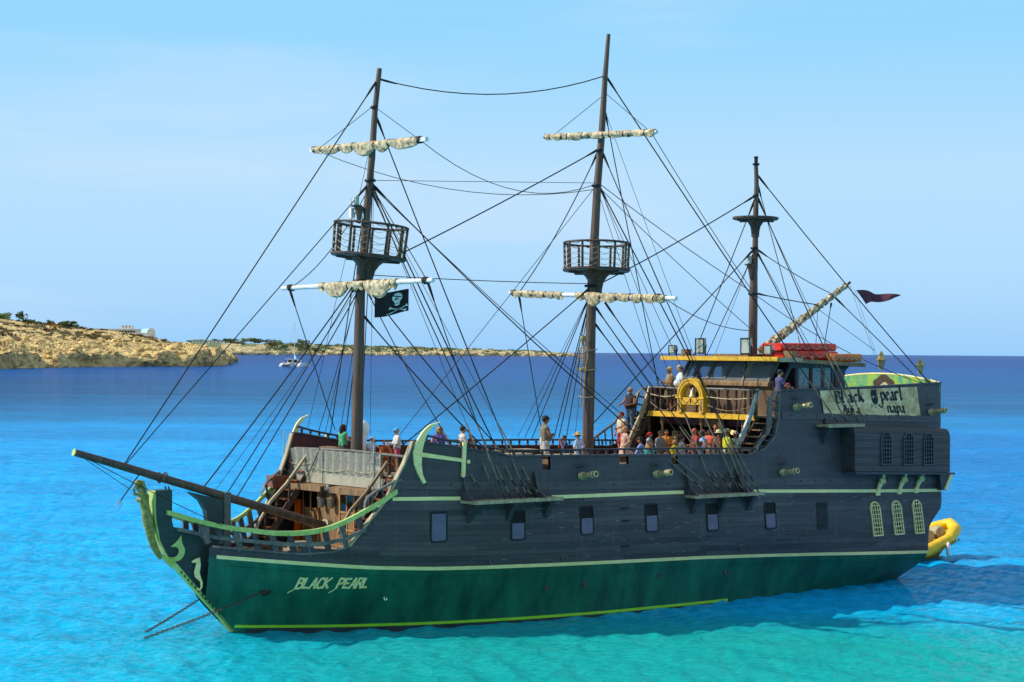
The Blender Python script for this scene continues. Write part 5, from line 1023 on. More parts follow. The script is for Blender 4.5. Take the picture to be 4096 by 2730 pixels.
# rigging
ROPES=[
((6.15,0.0,20.05),(-4.23,-0.0,6.02),22,0.0),((5.65,0.0,16.16),(-4.21,0.0,5.99),18,0.0),((5.44,0.0,12.73),(-1.12,0.0,5.15),24,0.1),
((5.46,0.0,12.63),(-0.18,0.0,4.89),20,0.1),((5.49,0.0,12.54),(0.24,0.0,4.76),20,0.1),((6.05,-0.0,19.15),(6.0,-3.75,17.72),12,0.0),
((6.05,-0.0,19.15),(6.0,3.1,17.58),12,0.0),((6.19,0.0,18.74),(9.47,5.05,4.63),22,0.1),((5.91,0.0,16.2),(9.16,5.05,4.65),24,0.1),
((5.91,0.0,16.01),(8.69,5.05,4.67),20,0.1),((5.96,0.0,16.25),(18.53,5.05,4.52),22,0.35),((6.02,-0.0,16.16),(19.08,5.05,4.5),14,0.3),
((5.84,0.0,11.38),(9.87,5.05,4.62),24,0.2),((5.55,0.0,12.54),(7.54,5.05,4.75),18,0.35),((5.61,-0.0,12.54),(10.26,5.05,4.6),22,0.2),
((5.7,4.1,12.48),(8.39,5.05,4.68),18,0.1),((6.04,0.0,17.51),(8.55,-4.45,6.64),18,0.0),((5.44,0.0,12.35),(6.55,-4.45,6.82),14,0.15),
((5.7,-5.1,12.4),(7.32,-4.45,6.86),18,0.0),((5.74,0.0,16.0),(7.1,-4.45,6.72),20,0.0),((5.5,0.0,11.89),(7.83,-4.45,6.71),20,0.0),
((5.57,0.0,15.9),(5.7,-5.1,12.4),16,0.5),((5.93,0.0,16.15),(5.7,4.1,12.48),16,0.0),((6.29,0.0,20.17),(17.45,0.0,21.3),22,0.65),
((5.91,0.0,16.36),(16.84,0.0,16.91),11,0.0),((6.0,3.1,17.58),(16.81,0.0,16.86),14,1.0),((6.0,-3.75,17.72),(16.81,-0.0,16.65),14,0.8),
((17.18,0.0,18.3),(5.88,0.0,12.93),24,0.1),((16.52,0.0,12.64),(7.32,0.0,6.36),22,0.05),((5.88,0.0,12.83),(16.52,0.0,12.79),16,0.05),
((16.84,0.0,16.78),(10.33,-4.45,6.48),12,0.0),((17.1,0.0,18.27),(16.9,-4.8,12.48),20,0.35),((16.9,-4.8,12.48),(17.91,-4.45,6.45),18,0.0),
((16.52,0.0,12.34),(16.97,-4.45,6.37),14,0.0),((16.52,0.0,12.34),(17.31,-4.45,6.25),18,0.0),((16.59,0.0,12.24),(18.56,-4.45,6.31),20,0.0),
((16.59,0.0,12.24),(18.84,-4.45,6.31),20,0.0),((16.62,0.0,12.14),(19.26,-4.45,6.3),18,0.0),((17.2,0.0,11.3),(19.33,5.05,4.49),24,0.0),
((17.13,0.0,11.99),(20.02,5.05,4.46),22,0.15),((17.53,0.0,12.05),(20.66,5.05,4.44),22,0.15),((17.15,0.0,16.49),(24.74,-4.45,8.51),11,0.0),
((17.39,0.0,19.93),(24.62,-4.45,8.56),20,0.0),((17.29,0.0,16.8),(21.4,5.05,4.41),24,0.0),((17.23,0.0,18.23),(21.0,5.05,4.42),20,0.1),
((25.92,-0.0,11.36),(19.7,5.05,4.52),22,0.0),((17.58,-0.0,21.28),(26.0,5.05,7.17),24,0.1),((17.2,3.1,18.7),(25.94,0.0,12.72),14,0.1),
((17.22,0.0,16.9),(25.91,0.0,12.67),16,0.1),((17.22,0.0,16.75),(25.93,0.0,11.03),14,0.1),((16.9,4.3,12.1),(25.74,0.0,11.0),16,0.3),
((26.15,-0.0,16.88),(17.05,-0.0,12.66),24,0.1),((25.97,0.0,14.52),(16.84,-0.0,6.95),22,0.0),((26.1,0.0,16.71),(26.35,-4.45,9.01),20,0.0),
((25.97,0.0,14.3),(27.06,-4.45,9.01),18,0.0),((17.52,0.0,20.61),(17.2,-3.1,19.0),12,0.0),((17.52,0.0,20.61),(17.2,3.1,18.7),12,0.0),
((17.23,0.0,18.23),(16.9,4.3,12.1),18,0.0),((26.4,-0.0,17.79),(31.89,5.05,8.75),22,0.1),((26.36,0.0,17.35),(34.01,-4.45,9.96),18,0.0),
((26.36,0.0,16.84),(27.27,5.05,7.15),22,0.1),((26.39,0.0,14.52),(26.54,5.05,7.18),22,0.05),((26.43,-0.0,14.58),(31.04,0.0,12.75),18,0.1),
((26.41,0.0,12.64),(30.19,0.0,12.21),24,0.03),((26.45,0.0,12.57),(31.89,5.05,8.65),16,0.4),((31.34,0.0,12.57),(31.39,5.05,8.76),20,0.0),
((30.28,0.0,11.99),(34.07,0.0,10.17),12,0.0),((31.1,0.0,12.29),(25.72,4.5,10.18),18,0.0),((30.21,0.0,11.99),(25.24,4.5,10.18),12,0.0),
((32.29,0.0,13.23),(34.02,0.0,9.97),7,0.0),((32.68,0.0,12.95),(34.16,0.0,9.97),6,0.0),((5.91,-0.0,16.18),(8.05,5.05,4.69),10,0.1),
((5.97,0.0,16.11),(10.03,5.05,4.61),9,0.1),((17.22,0.0,16.85),(18.94,5.05,4.5),11,0.1),((17.29,0.0,16.75),(20.33,5.05,4.45),11,0.05),
((17.2,0.0,11.99),(19.7,5.05,4.47),9,0.1),((5.44,0.0,12.54),(6.85,-4.45,6.72),10,0.0),((5.49,-0.0,12.36),(7.56,-4.45,6.71),11,0.0),
((16.59,0.0,12.24),(19.75,-4.45,6.29),10,0.0),((16.52,0.0,12.34),(16.56,-4.45,6.38),9,0.0),((25.97,0.0,14.41),(27.69,-4.45,9.01),9,0.0),
((26.36,0.0,14.54),(26.92,5.05,7.15),11,0.0),((26.37,0.0,16.72),(27.7,5.05,7.14),11,0.05),((5.55,0.0,12.64),(-0.66,0.0,5.03),9,0.15),
((6.01,0.0,17.32),(9.0,-4.45,6.58),8,0.0),((17.39,0.0,19.93),(20.61,5.05,4.44),9,0.1),((6.05,0.0,18.73),(6.04,-4.45,6.89),9,0.0),
((-5.82,-0.0,6.4),(-1.04,1.2,3.89),14,0.05),((-5.77,-0.0,6.33),(-4.03,-0.0,5.22),12,0.0)
]
MASTX = {'f': [(5.3, 5.33), (12, 5.45), (13.4, 5.55), (14.7, 5.66), (16.2, 5.83), (17.5, 5.95), (19, 6.05), (20.6, 6.24)], 'm': [(5, 16.62), (12, 16.8), (13.3, 16.85), (14.6, 16.94), (16.85, 17.08), (18.7, 17.27), (21.3, 17.45), (23, 17.62)], 'z': [(9.8, 26.1), (14.2, 26.17), (15.9, 26.23), (17.4, 26.27), (18.3, 26.22)]}
def snap(p):
    if abs(p[1]) < .01 and p[2] > 6.4:
        for tb in MASTX.values():
            mx_ = interp(p[2], tb)
            if abs(mx_-p[0]) < .6: return (mx_+.09*(1 if p[0] > mx_ else -1), 0, p[2])
    return p
YARD_ENDS = {(6.0, -3.75, 17.72): (5.72, -3.48, 17.72), (6.0, 3.1, 17.58): (5.72, 3.37, 17.58), (5.7, -5.1, 12.4): (5.18, -4.5, 12.4), (5.7, 4.1, 12.48): (5.18, 4.6, 12.48), (17.2, -3.1, 19.0): (16.97, -2.86, 19.0), (17.2, 3.1, 18.7): (16.97, 3.34, 18.7), (16.9, -4.8, 12.48): (16.48, -4.35, 12.48), (16.9, 4.3, 12.1): (16.48, 4.75, 12.1)}
ROPES = [(YARD_ENDS.get(a, snap(a)), YARD_ENDS.get(b, snap(b)), r, s) for a, b, r, s in ROPES]
for a, b, r, sag in ROPES:
    a = Vector(a); b = Vector(b); n = 2 if sag == 0 else 12
    MB().tube([a+(b-a)*t-Vector((0, 0, sag*4*t*(1-t))) for t in fr(0, 1, n)], r*.00105, 6).build('rigging_rope', 'rope_dark', ship)
# frayed seizings and turnbuckles where shrouds meet the channels
for a, b, r, sag in ROPES:
    b = Vector(b); a = Vector(a)
    if b.y > 4.9 and b.z < 8: 
        q = lambda u: b+(a-b)*u-Vector((0, 0, sag*4*u*(1-u))); L_ = (a-b).length; u1 = lambda m_: m_/L_
        MB().tube([q(u1(x_)) for x_ in (0, .22, .28, .5, .56, .8)], [.012, .014, .028, .028, .012, .018], 6).build('turnbuckle', 'chain_iron' if r < 20 else 'rope_grey', ship)
        pts_ = [q(u1(x_)) for x_ in fr(.8, 3.0+.5*random.random(), 16)]; MB().tube(pts_, [(.027 if k_ % 3 else .036) if k_ < 9 else .024 for k_ in range(16)], 6).build('sunlit_rope_end', 'rope_grey', ship)  # greyish lower rope, its sunlit tone put into the colour
for a, b, r, sag in ROPES:
    a = Vector(a); d = (Vector(b)-a-Vector((0, 0, 4*sag))).normalized()
    if r > 17: MB().tube([a, a+d*.3, a+d*.75], [.045, .05, .028], 6).build('splice', 'rope_dark', ship)
# ------------------------------------------------------------------ loose things on and about the ship
def at_ship(name, x, y, z, rz=0): return empty(name, SW(x, y, z), TH+rz)
def L2(v): return (v[0], -v[1], v[2])
# cannons
cmesh = None
def cannon(x, z, label, el=8, yaw=0):
    global cmesh
    t = at_ship('cannon', x, B(x, z)-.12, z); t.rotation_euler = (R(el), 0, TH-math.pi+R(yaw))   # local +Y points outboard
    if cmesh is None:
        a = MB().lathe([(.13, 0), (.13, .12), (.15, .14), (.15, .18), (.12, .2), (.12, .24), (.145, .26), (.145, .3), (.115, .32), (.1, .78), (.13, .8), (.13, .86), (.1, .88), (.1, .92), (.125, .95), (.125, 1.02), (.105, 1.04), (.07, 1.04), (.07, .9)], n=18, ax=(0, 1, 0), caps=False).mesh('barrel'); a.materials.append(M('bronze'))
        b = MB().lathe([(.0705, .93), (.001, .93)], n=14, ax=(0, 1, 0), caps=False).mesh('bore'); b.materials.append(M('rubber')); cmesh = (a, b)
    obj('barrel', cmesh[0], None, t, True); obj('bore', cmesh[1], None, t)
    tag(t, label, 'cannon', 'cannons along the port side')
    y = B(x, z+.35); lid = empty('port_lid', parent=ship); MB().add([(x-.2, y+.01, z+.32), (x+.25, y+.01, z+.36), (x+.3, y+.36, z+.45), (x-.15, y+.36, z+.4), (x-.2, y+.01, z+.35), (x+.25, y+.01, z+.39), (x+.3, y+.36, z+.48), (x-.15, y+.36, z+.43)], [(0, 1, 2, 3), (4, 7, 6, 5), (0, 4, 5, 1), (1, 5, 6, 2), (2, 6, 7, 3), (3, 7, 4, 0)]).build('lid', 'hull_black', lid); MB().tube([(x+.05, y+.3, z+.46), (x-.1, B(x, z+.75)+.01, z+.8)], .012, 5).build('lid_chain', 'chain_iron', lid)
for x, z, l in ((12.4, 5.33, 'bronze cannon below the woman in the straw hat, foremost of the row'), (16.25, 5.27, 'bronze cannon just forward of the second channel'), (23.4, 5.1, 'bronze cannon below the foot of the port quarter stair'), (24.45, 7.76, 'bronze cannon left of the parchment banner'), (33.6, 7.42, 'bronze cannon at the stern, right of the parchment banner')): cannon(x, z, l)
# parchment banner with blackletter
def bpos(u, v, off=0):
    x = 26.05+6.65*u+.18*v; zt = 8.46+.12*u; zb = 7.52-.2*u; z = zt+(zb-zt)*v; return (x, B(x, z)+.045+off+.012*math.sin(u*40+v*3), z)
ban = at_ship('parchment_banner', 0, 0, 0)
pts_t = [bpos(u, 0) for u in fr(0, 1, 60)]; rb = random.Random(3); rows = [[bpos(u, v*(1+(.04*rb.random() if j == 7 else 0))) for j, v in enumerate(fr(0, 1, 8))] for u in fr(0, 1, 90)]
MB().grid(rows).build('cloth', 'parchment', ban)
BL = {'B': [[(.05, 0), (.05, 1)], [(-.05, .98), (.3, .95), (.42, .78), (.3, .58), (.08, .54)], [(.3, .56), (.48, .38), (.42, .1), (.2, 0), (-.03, .05)]], 'l': [[(.1, 1), (.1, .08), (.22, 0)]], 'a': [[(.04, .5), (.2, .62), (.36, .5), (.36, .1), (.48, 0)], [(.36, .36), (.08, .26), (.04, .1), (.18, 0), (.36, .12)]], 'c': [[(.4, .5), (.22, .62), (.04, .45), (.04, .14), (.2, 0), (.42, .12)]], 'k': [[(.06, 1), (.06, 0)], [(.08, .3), (.36, .62)], [(.16, .38), (.44, 0)]], 'p': [[(.06, .64), (.06, -.32)], [(.06, .5), (.25, .62), (.42, .46), (.42, .14), (.26, 0), (.08, .1)]], 'e': [[(.06, .28), (.38, .4), (.34, .54), (.2, .62), (.04, .45), (.04, .14), (.2, 0), (.42, .12)]], 'r': [[(.06, .64), (.06, .05), (.14, 0)], [(.08, .46), (.22, .62), (.4, .5)]], 'y': [[(.05, .62), (.05, .16), (.2, .04), (.38, .14)], [(.4, .62), (.4, -.06), (.22, -.3), (.02, -.24)]], 'i': [[(.1, .62), (.1, .08), (.2, 0)], [(.06, .84), (.14, .78)]], 'A': [[(0, 0), (.2, .95)], [(.1, 1), (.34, .9), (.36, .05), (.48, 0)], [(.06, .4), (.36, .4)]], 'n': [[(.06, .64), (.06, .04), (.12, 0)], [(.08, .46), (.24, .62), (.4, .48), (.4, .06), (.48, 0)]]}
def nib(mb, pts, place, nx=.1, ny=.07):
    for (a, b), (c, d) in zip(pts, pts[1:]): mb.add([place(a-nx, b-ny), place(a+nx, b+ny), place(c+nx, d+ny), place(c-nx, d-ny)], [(0, 1, 2, 3)])
def btext(word, u0, u1, vb, hv, lift=0):
    n = len(word); kx = (u1-u0)/(n*.56); lay = [0]
    for i, ch in enumerate(word):
        mb = MB()
        def place(a, b): lay[0] += .00006; return bpos(u0+(i*.56+a)*kx, vb-b*hv-lift*i, .008+lay[0])
        for st in BL[ch]: nib(mb, st, place)
        mb.build('banner_letter', 'ink', ban)
btext('Black', .14, .43, .56, .52, .012); btext('pearl', .6, .85, .47, .52, .004); btext('Ayia', .2, .37, .97, .34); btext('napa', .65, .84, .92, .4)
def bshape(poly, mat, nm, off): MB().add([bpos(u, v, off) for u, v in poly], [tuple(range(len(poly)))]).build(nm, mat, ban)
ov = lambda cu, cv, ru, rv, n=18, a0=0, a1=6.283: [(cu+ru*math.cos(a), cv+rv*math.sin(a)) for a in fr(a0, a1, n)[:-1 if a1 > 6 else None]]
bshape([(.495, .3), (.5, .12), (.515, .02), (.545, .06), (.56, .0), (.565, .3)], 'ink', 'painted_hat', .012); bshape(ov(.533, .4, .035, .22), 'ink', 'painted_skull', .014); bshape(ov(.52, .33, .009, .06), 'parchment', 'skull_eye', .017); bshape(ov(.548, .33, .009, .06), 'parchment', 'skull_eye', .0175)
bshape([(.5, .66), (.488, .75), (.482, .72), (.495, .58)], 'ink', 'painted_bone', .013); bshape([(.566, .58), (.59, .7), (.61, .64), (.607, .7), (.59, .76), (.565, .68)], 'ink', 'painted_bone', .013); bshape(ov(.535, .7, .015, .05), 'mural_face', 'skull_teeth', .016)
tag(ban, 'weathered parchment coloured banner with black gothic lettering and a skull on the stern bulwark', 'banner')
# black skull flag on the foremast
FD = Vector((.78, .62, 0))
def fpos(u, v, off=0):
    w_ = .1*math.sin(u*7+v*1.2)*(.25+u); n = Vector((.62, -.78, 0)); p = Vector((6.0, .15, 12.15))+FD*(1.28*u)+n*(w_-off)*-1+Vector((0, 0, -.92*v+.14*u-.03*math.sin(u*5)+.1*u*v)); return tuple(p)
flag = at_ship('skull_flag', 0, 0, 0); MB().grid([[fpos(u, v) for v in fr(0, 1, 12)] for u in fr(0, 1, 24)]).build('cloth', 'flag_black', flag, smooth=True)
for side in (1, -1):
    def fs(poly, mat, nm, off):
        c = (sum(p[0] for p in poly)/len(poly), sum(p[1] for p in poly)/len(poly)); MB().add([fpos(c[0], c[1], side*off)]+[fpos(u, v, side*off) for u, v in poly], [(0, i+1, (i+1) % len(poly)+1) for i in range(len(poly))]).build(nm, mat, flag)
    fs(ov(.66, .3, .15, .2), 'flag_white', 'skull', .012); fs([(.58, .42), (.74, .42), (.73, .62), (.66, .66), (.59, .62)], 'flag_white', 'jaw', .013)
    fs(ov(.61, .34, .045, .06), 'flag_black', 'eye_socket', .018); fs(ov(.72, .33, .055, .07), 'flag_black', 'eye_patch', .018); fs([(.51, .2), (.53, .17), (.8, .3), (.79, .33)], 'flag_black', 'patch_band', .0185); fs([(.66, .42), (.685, .49), (.64, .49)], 'flag_black', 'nose', .018); fs([(.6, .545), (.72, .545), (.72, .56), (.6, .56)], 'flag_black', 'mouth', .018)
    for p, q in (((.45, .7), (.9, .92)), ((.38, .95), (.95, .72))):
        d = Vector((q[0]-p[0], q[1]-p[1])).normalized(); n = Vector((-d.y, d.x))*.022; pl = [(p[0]+n.x, p[1]+n.y), (q[0]+n.x, q[1]+n.y), (q[0]-n.x, q[1]-n.y), (p[0]-n.x, p[1]-n.y)]; fs(pl, 'flag_white', 'bone', .012 if p[0] > .4 else .016)
        for e in (p, q):
            for k in (-1, 1): fs(ov(e[0]+n.x*k*1.2, e[1]+n.y*k*1.2, .025, .032, 10), 'flag_white', 'bone_knob', .019)
tag(flag, 'black pirate flag with white skull, eye patch and crossed bones at the foremast', 'flag')
f2 = at_ship('stern_flag', 0, 0, 0); A0, A1, A2 = Vector((32.75, 0, 12.93)), Vector((34.7, .75, 12.72)), Vector((33.25, .1, 12.3)); rows = []
for i in range(16):
    u = i/15; rows.append([tuple((A0+(A2-A0)*v)*(1-u)+(A1+Vector((0, 0, -.12*v)))*u+Vector((0, .18*math.sin(u*8+v*2)*(.3+u), .05*math.sin(u*9)))) for v in fr(0, 1, 6)])
MB().grid(rows).build('cloth', 'flag_plum', f2, smooth=True); tag(f2, 'dark plum pennant streaming from the lateen spar at the stern', 'flag')
# skeleton lashed to the mainmast
sk = at_ship('skeleton', 16.42, .02, 0); sb = lambda pts, r, nm='bone': MB().tube(pts, r, 7).build(nm, 'bone', sk, smooth=True)
MB().ell((-.08, .02, 10.55), (.12, .1, .15), 10, 8).build('skull', 'bone', sk, smooth=True); MB().b2((-.2, -.04, 10.36), (-.08, .08, 10.44)).build('jaw', 'bone', sk)
sb([(-.06, .02, 10.4), (-.04, .02, 9.9), (-.05, .02, 9.35)], .035, 'spine')
for k in range(6):
    z = 10.12-k*.1; r = .17-.012*abs(k-2); sb([(-.04+.0*a-r*math.sin(a)*.75, .02+r*math.cos(a), z-.04*math.sin(a)) for a in fr(0, math.pi, 9)], .016, 'rib')
MB().lathe([(.06, 0), (.16, .08), (.18, .18), (.1, .2)], (-.05, .02, 9.18), (0, 0, 1), 12, False).build('pelvis', 'bone', sk)
for s in (-1, 1):
    sb([(-.04, .02, 10.2), (-.05, .02+s*.22, 10.18)], .022, 'collar_bone'); sb([(-.05, .02+s*.23, 10.17), (-.08, .02+s*.28, 9.8)], [.03, .025], 'upper_arm'); sb([(-.08, .02+s*.28, 9.8), (-.16, .02+s*.26, 9.4)], [.025, .018], 'forearm')
    for k in range(5): sb([(-.16, .02+s*.26+.015*(k-2), 9.4), (-.18, .02+s*.26+.02*(k-2), 9.3), (-.17, .02+s*.26+.02*(k-2), 9.22-.01*(k % 3))], .008, 'finger')
    sb([(-.05, .02+s*.12, 9.25), (-.1, .02+s*.1, 8.55)], [.035, .03], 'thigh_bone'); sb([(-.1, .02+s*.1, 8.55), (-.07, .02+s*.09, 7.9)], [.028, .02], 'shin_bone'); sb([(-.07, .02+s*.09, 7.9), (-.2, .02+s*.1, 7.82)], [.03, .015], 'foot')
for z in (10.1, 9.3, 8.2): MB().tube([(.22+.4*math.cos(a), .0+.29*math.sin(a), z+.03*math.sin(2*a)) for a in fr(0, 6.28, 15)], .02, 5).build('lashing', 'rope_light', sk)
tag(sk, 'brown skeleton lashed upright to the mainmast', 'skeleton')
# yellow inflatable at the stern
dg = empty('inflatable_boat', SW(40.3, -2.55, 0), TH+math.pi); pt = [(2.3, -.95, .42), (.6, -1.0, .5), (-1.1, -.95, .95), (-2.0, -.62, 1.4), (-2.35, 0, 1.6), (-2.0, .62, 1.4), (-1.1, .95, .95), (.6, 1.0, .5), (2.3, .95, .42)]
from mathutils.geometry import interpolate_bezier
sp_ = []
for a, b in zip(pt, pt[1:]): sp_ += [tuple(Vector(a).lerp(Vector(b), t)) for t in (0, .5)]
sp_.append(pt[-1]); MB().tube(sp_, [.16]+[.3]*(len(sp_)-2)+[.16], 14).build('tube', 'raft_yellow', dg, False, True)
MB().loft([[(x, -w_, z0), (x, 0, z0-dp), (x, w_, z0), (x, w_*.7, z0+.1), (x, -w_*.7, z0+.1)] for x, w_, z0, dp in ((2.2, .8, .2, .35), (0, .85, .3, .45), (-1.2, .7, .75, .95), (-2.1, .2, 1.25, .7))]).build('hull', 'raft_dirty', dg, False)
MB().tube([(x, y*1.3 if abs(y) > .5 else y, z-.12) for x, y, z in sp_[3:-3]], .05, 6).build('rub_band', 'raft_dirty', dg, False)
for k, x in enumerate((-1.3, -.6, .1, .8)): MB().lathe([(.28, -.3), (.32, 0), (.28, .3)], (x, .05*(-1)**k, 1.25-.14*k), (.3, 1, 0), 12).build('seat_pad', 'wood_light', dg, False, True)
MB().b2((1.5, -.6, .3), (1.9, .6, .9)).build('thwart', 'wood_light', dg, False)
fe = MB().tube([(0, 0, 0), (0, 0, .06), (0, 0, .14), (0, 0, .56), (0, 0, .64), (0, 0, .7)], [.02, .08, .11, .11, .08, .02], 10).build('fender', 'white_gel', dg, False, True); fe.location = (-.55, 1.36, .2)
lt = MB()
for k in range(9): lt.add([(-1.5+k*.22, 1.27, .9-.055*k), (-1.5+k*.22+.13, 1.27, .87-.055*k), (-1.5+k*.22+.13, 1.28, 1.0-.055*k), (-1.5+k*.22, 1.28, 1.03-.055*k)], [(0, 1, 2, 3)])
tag(lt.build('faded_lettering', 'wood_brown', dg, False), None, None, None, 'stuff')
tag(dg, 'yellow inflatable boat with white fender moored behind the stern', 'inflatable boat')
# crates and gear on the beak deck
for x, y, s, l, mt in ((1.1, 1.0, .55, 'brown crate with round holes on the beak deck, nearest the bowsprit heel', 'wood_brown'), (2.0, 1.3, .55, 'pale crate with round holes on the beak deck, right of the brown one', 'wood_light'), (.0, .75, .4, 'low box with white label plates on the beak deck', 'wood_brown')):
    t = at_ship('deck_crate', x, y, 2.62); MB().box((0, 0, s/2), (s, s, s)).build('box', mt, t, False); MB().box((0, 0, s+.015), (s+.04, s+.04, .03)).build('lid', mt, t, False)
    for k in range(3 if s > .5 else 0):
        for z in (.2, .38): MB().lathe([(.04, 0), (.04, .008)], ((k-1)*.14, -s/2-.006 if False else s/2*-1-.006, z), (0, 1, 0), 9).build('hole', 'rubber', t, False); MB().lathe([(.04, 0), (.04, .008)], (-s/2-.006, (k-1)*.14, z), (1, 0, 0), 9).build('hole', 'rubber', t, False)
    if s < .5:
        for z in (.14, .26): MB().box((-s/2-.006, 0, z), (.01, .24, .07)).build('label_plate', 'white_gel', t, False)
    tag(t, l, 'crate', 'crates on the beak deck')
# tables and benches on the main deck
tbl = None
tabs = [(9.0, 1.2, 'table by the port rail, behind the bow anchor'), (11.2, 1.8, 'table between the two channels'), (13.2, 2.3, 'table left of the woman in the straw hat'), (15.8, 2.4, 'table abreast of the mainmast, port side'), (18.0, 3.0, 'table beside the seated man in blue'), (11.5, -2.2, 'table by the starboard rail'), (15.0, -2.6, 'table by the starboard rail, behind the man in grey')]
for i, (x, y, l) in enumerate(tabs):
    z = deckz(x)
    if tbl is None:
        t = at_ship('deck_table', x, y, z); MB().box((0, 0, .74), (1.7, .8, .05)).build('table_top', 'wood_light', t, False)
        for a in (-1, 1): 
            MB().box((a*.7, 0, .36), (.07, .6, .72)).build('trestle', 'wood_brown', t, False); MB().box((0, a*.72, .45), (1.7, .3, .05)).build('bench_seat', 'wood_light', t, False)
            for b in (-1, 1): MB().box((b*.7, a*.72, .21), (.06, .24, .43)).build('bench_leg', 'wood_brown', t, False)
        tbl = t
    else: t = copy_tree(tbl); t.location = SW(x, y, z)
    tag(t, 'pale wooden picnic '+l, 'table', 'picnic tables on the main deck')
vt = at_ship('deck_ventilator', 6.1, -.75, deckz(6.1)); MB().tube([(0, 0, 0), (0, 0, .9), (0, 0, 1.35)], [.16, .16, .19], 12).build('pipe', 'white_gel', vt, False, True); MB().ell((.02, 0, 1.55), (.26, .24, .34), 12, 8).build('cowl', 'white_gel', vt, False, True); tag(vt, 'white ventilator cowl just behind the foremast', 'ventilator')
# ------------------------------------------------------------------ people
def capsule(mb, pts, rads, n=9):
    pts = [Vector(p) for p in pts]; d0 = (pts[0]-pts[1]).normalized(); d1 = (pts[-1]-pts[-2]).normalized()
    P_ = [pts[0]+d0*rads[0]*.9, pts[0]+d0*rads[0]*.5]+pts+[pts[-1]+d1*rads[-1]*.5, pts[-1]+d1*rads[-1]*.9]; mb.tube(P_, [rads[0]*.3, rads[0]*.82]+list(rads)+[rads[-1]*.82, rads[-1]*.3], n)
def remesh(mb, name, vox):
    me = mb.mesh(name); o = bpy.data.objects.new(name, me); C.objects.link(o); md = o.modifiers.new('r', 'REMESH'); md.mode = 'VOXEL'; md.voxel_size = vox; md.use_smooth_shade = True
    dg_ = bpy.context.evaluated_depsgraph_get(); out = bpy.data.meshes.new_from_object(o.evaluated_get(dg_)); bpy.data.objects.remove(o); return out
SKIN = {'f': '#c98f6c', 't': '#a8693f', 'p': '#dba888', 'r': '#c47a58'}
ARMS = {'down': [((.25, .0, 1.15), (.24, .08, .88))]*2, 'rail': [((.26, .1, 1.14), (.18, .36, 1.08))]*2, 'fold': [((.25, .06, 1.14), (-.06, .2, 1.16))]*2, 'hips': [((.36, -.04, 1.16), (.17, .06, 1.0))]*2, 'hipR': [((.36, -.02, 1.16), (.17, .08, 1.0)), ((.25, .0, 1.15), (.24, .08, .88))], 'hold': [((.25, .08, 1.12), (.08, .28, 1.16))]*2, 'face': [((.25, .16, 1.15), (.06, .2, 1.46))]*2, 'reach': [((.3, .12, 1.2), (.3, .36, 1.12)), ((.25, .02, 1.14), (.24, .1, .9))]}
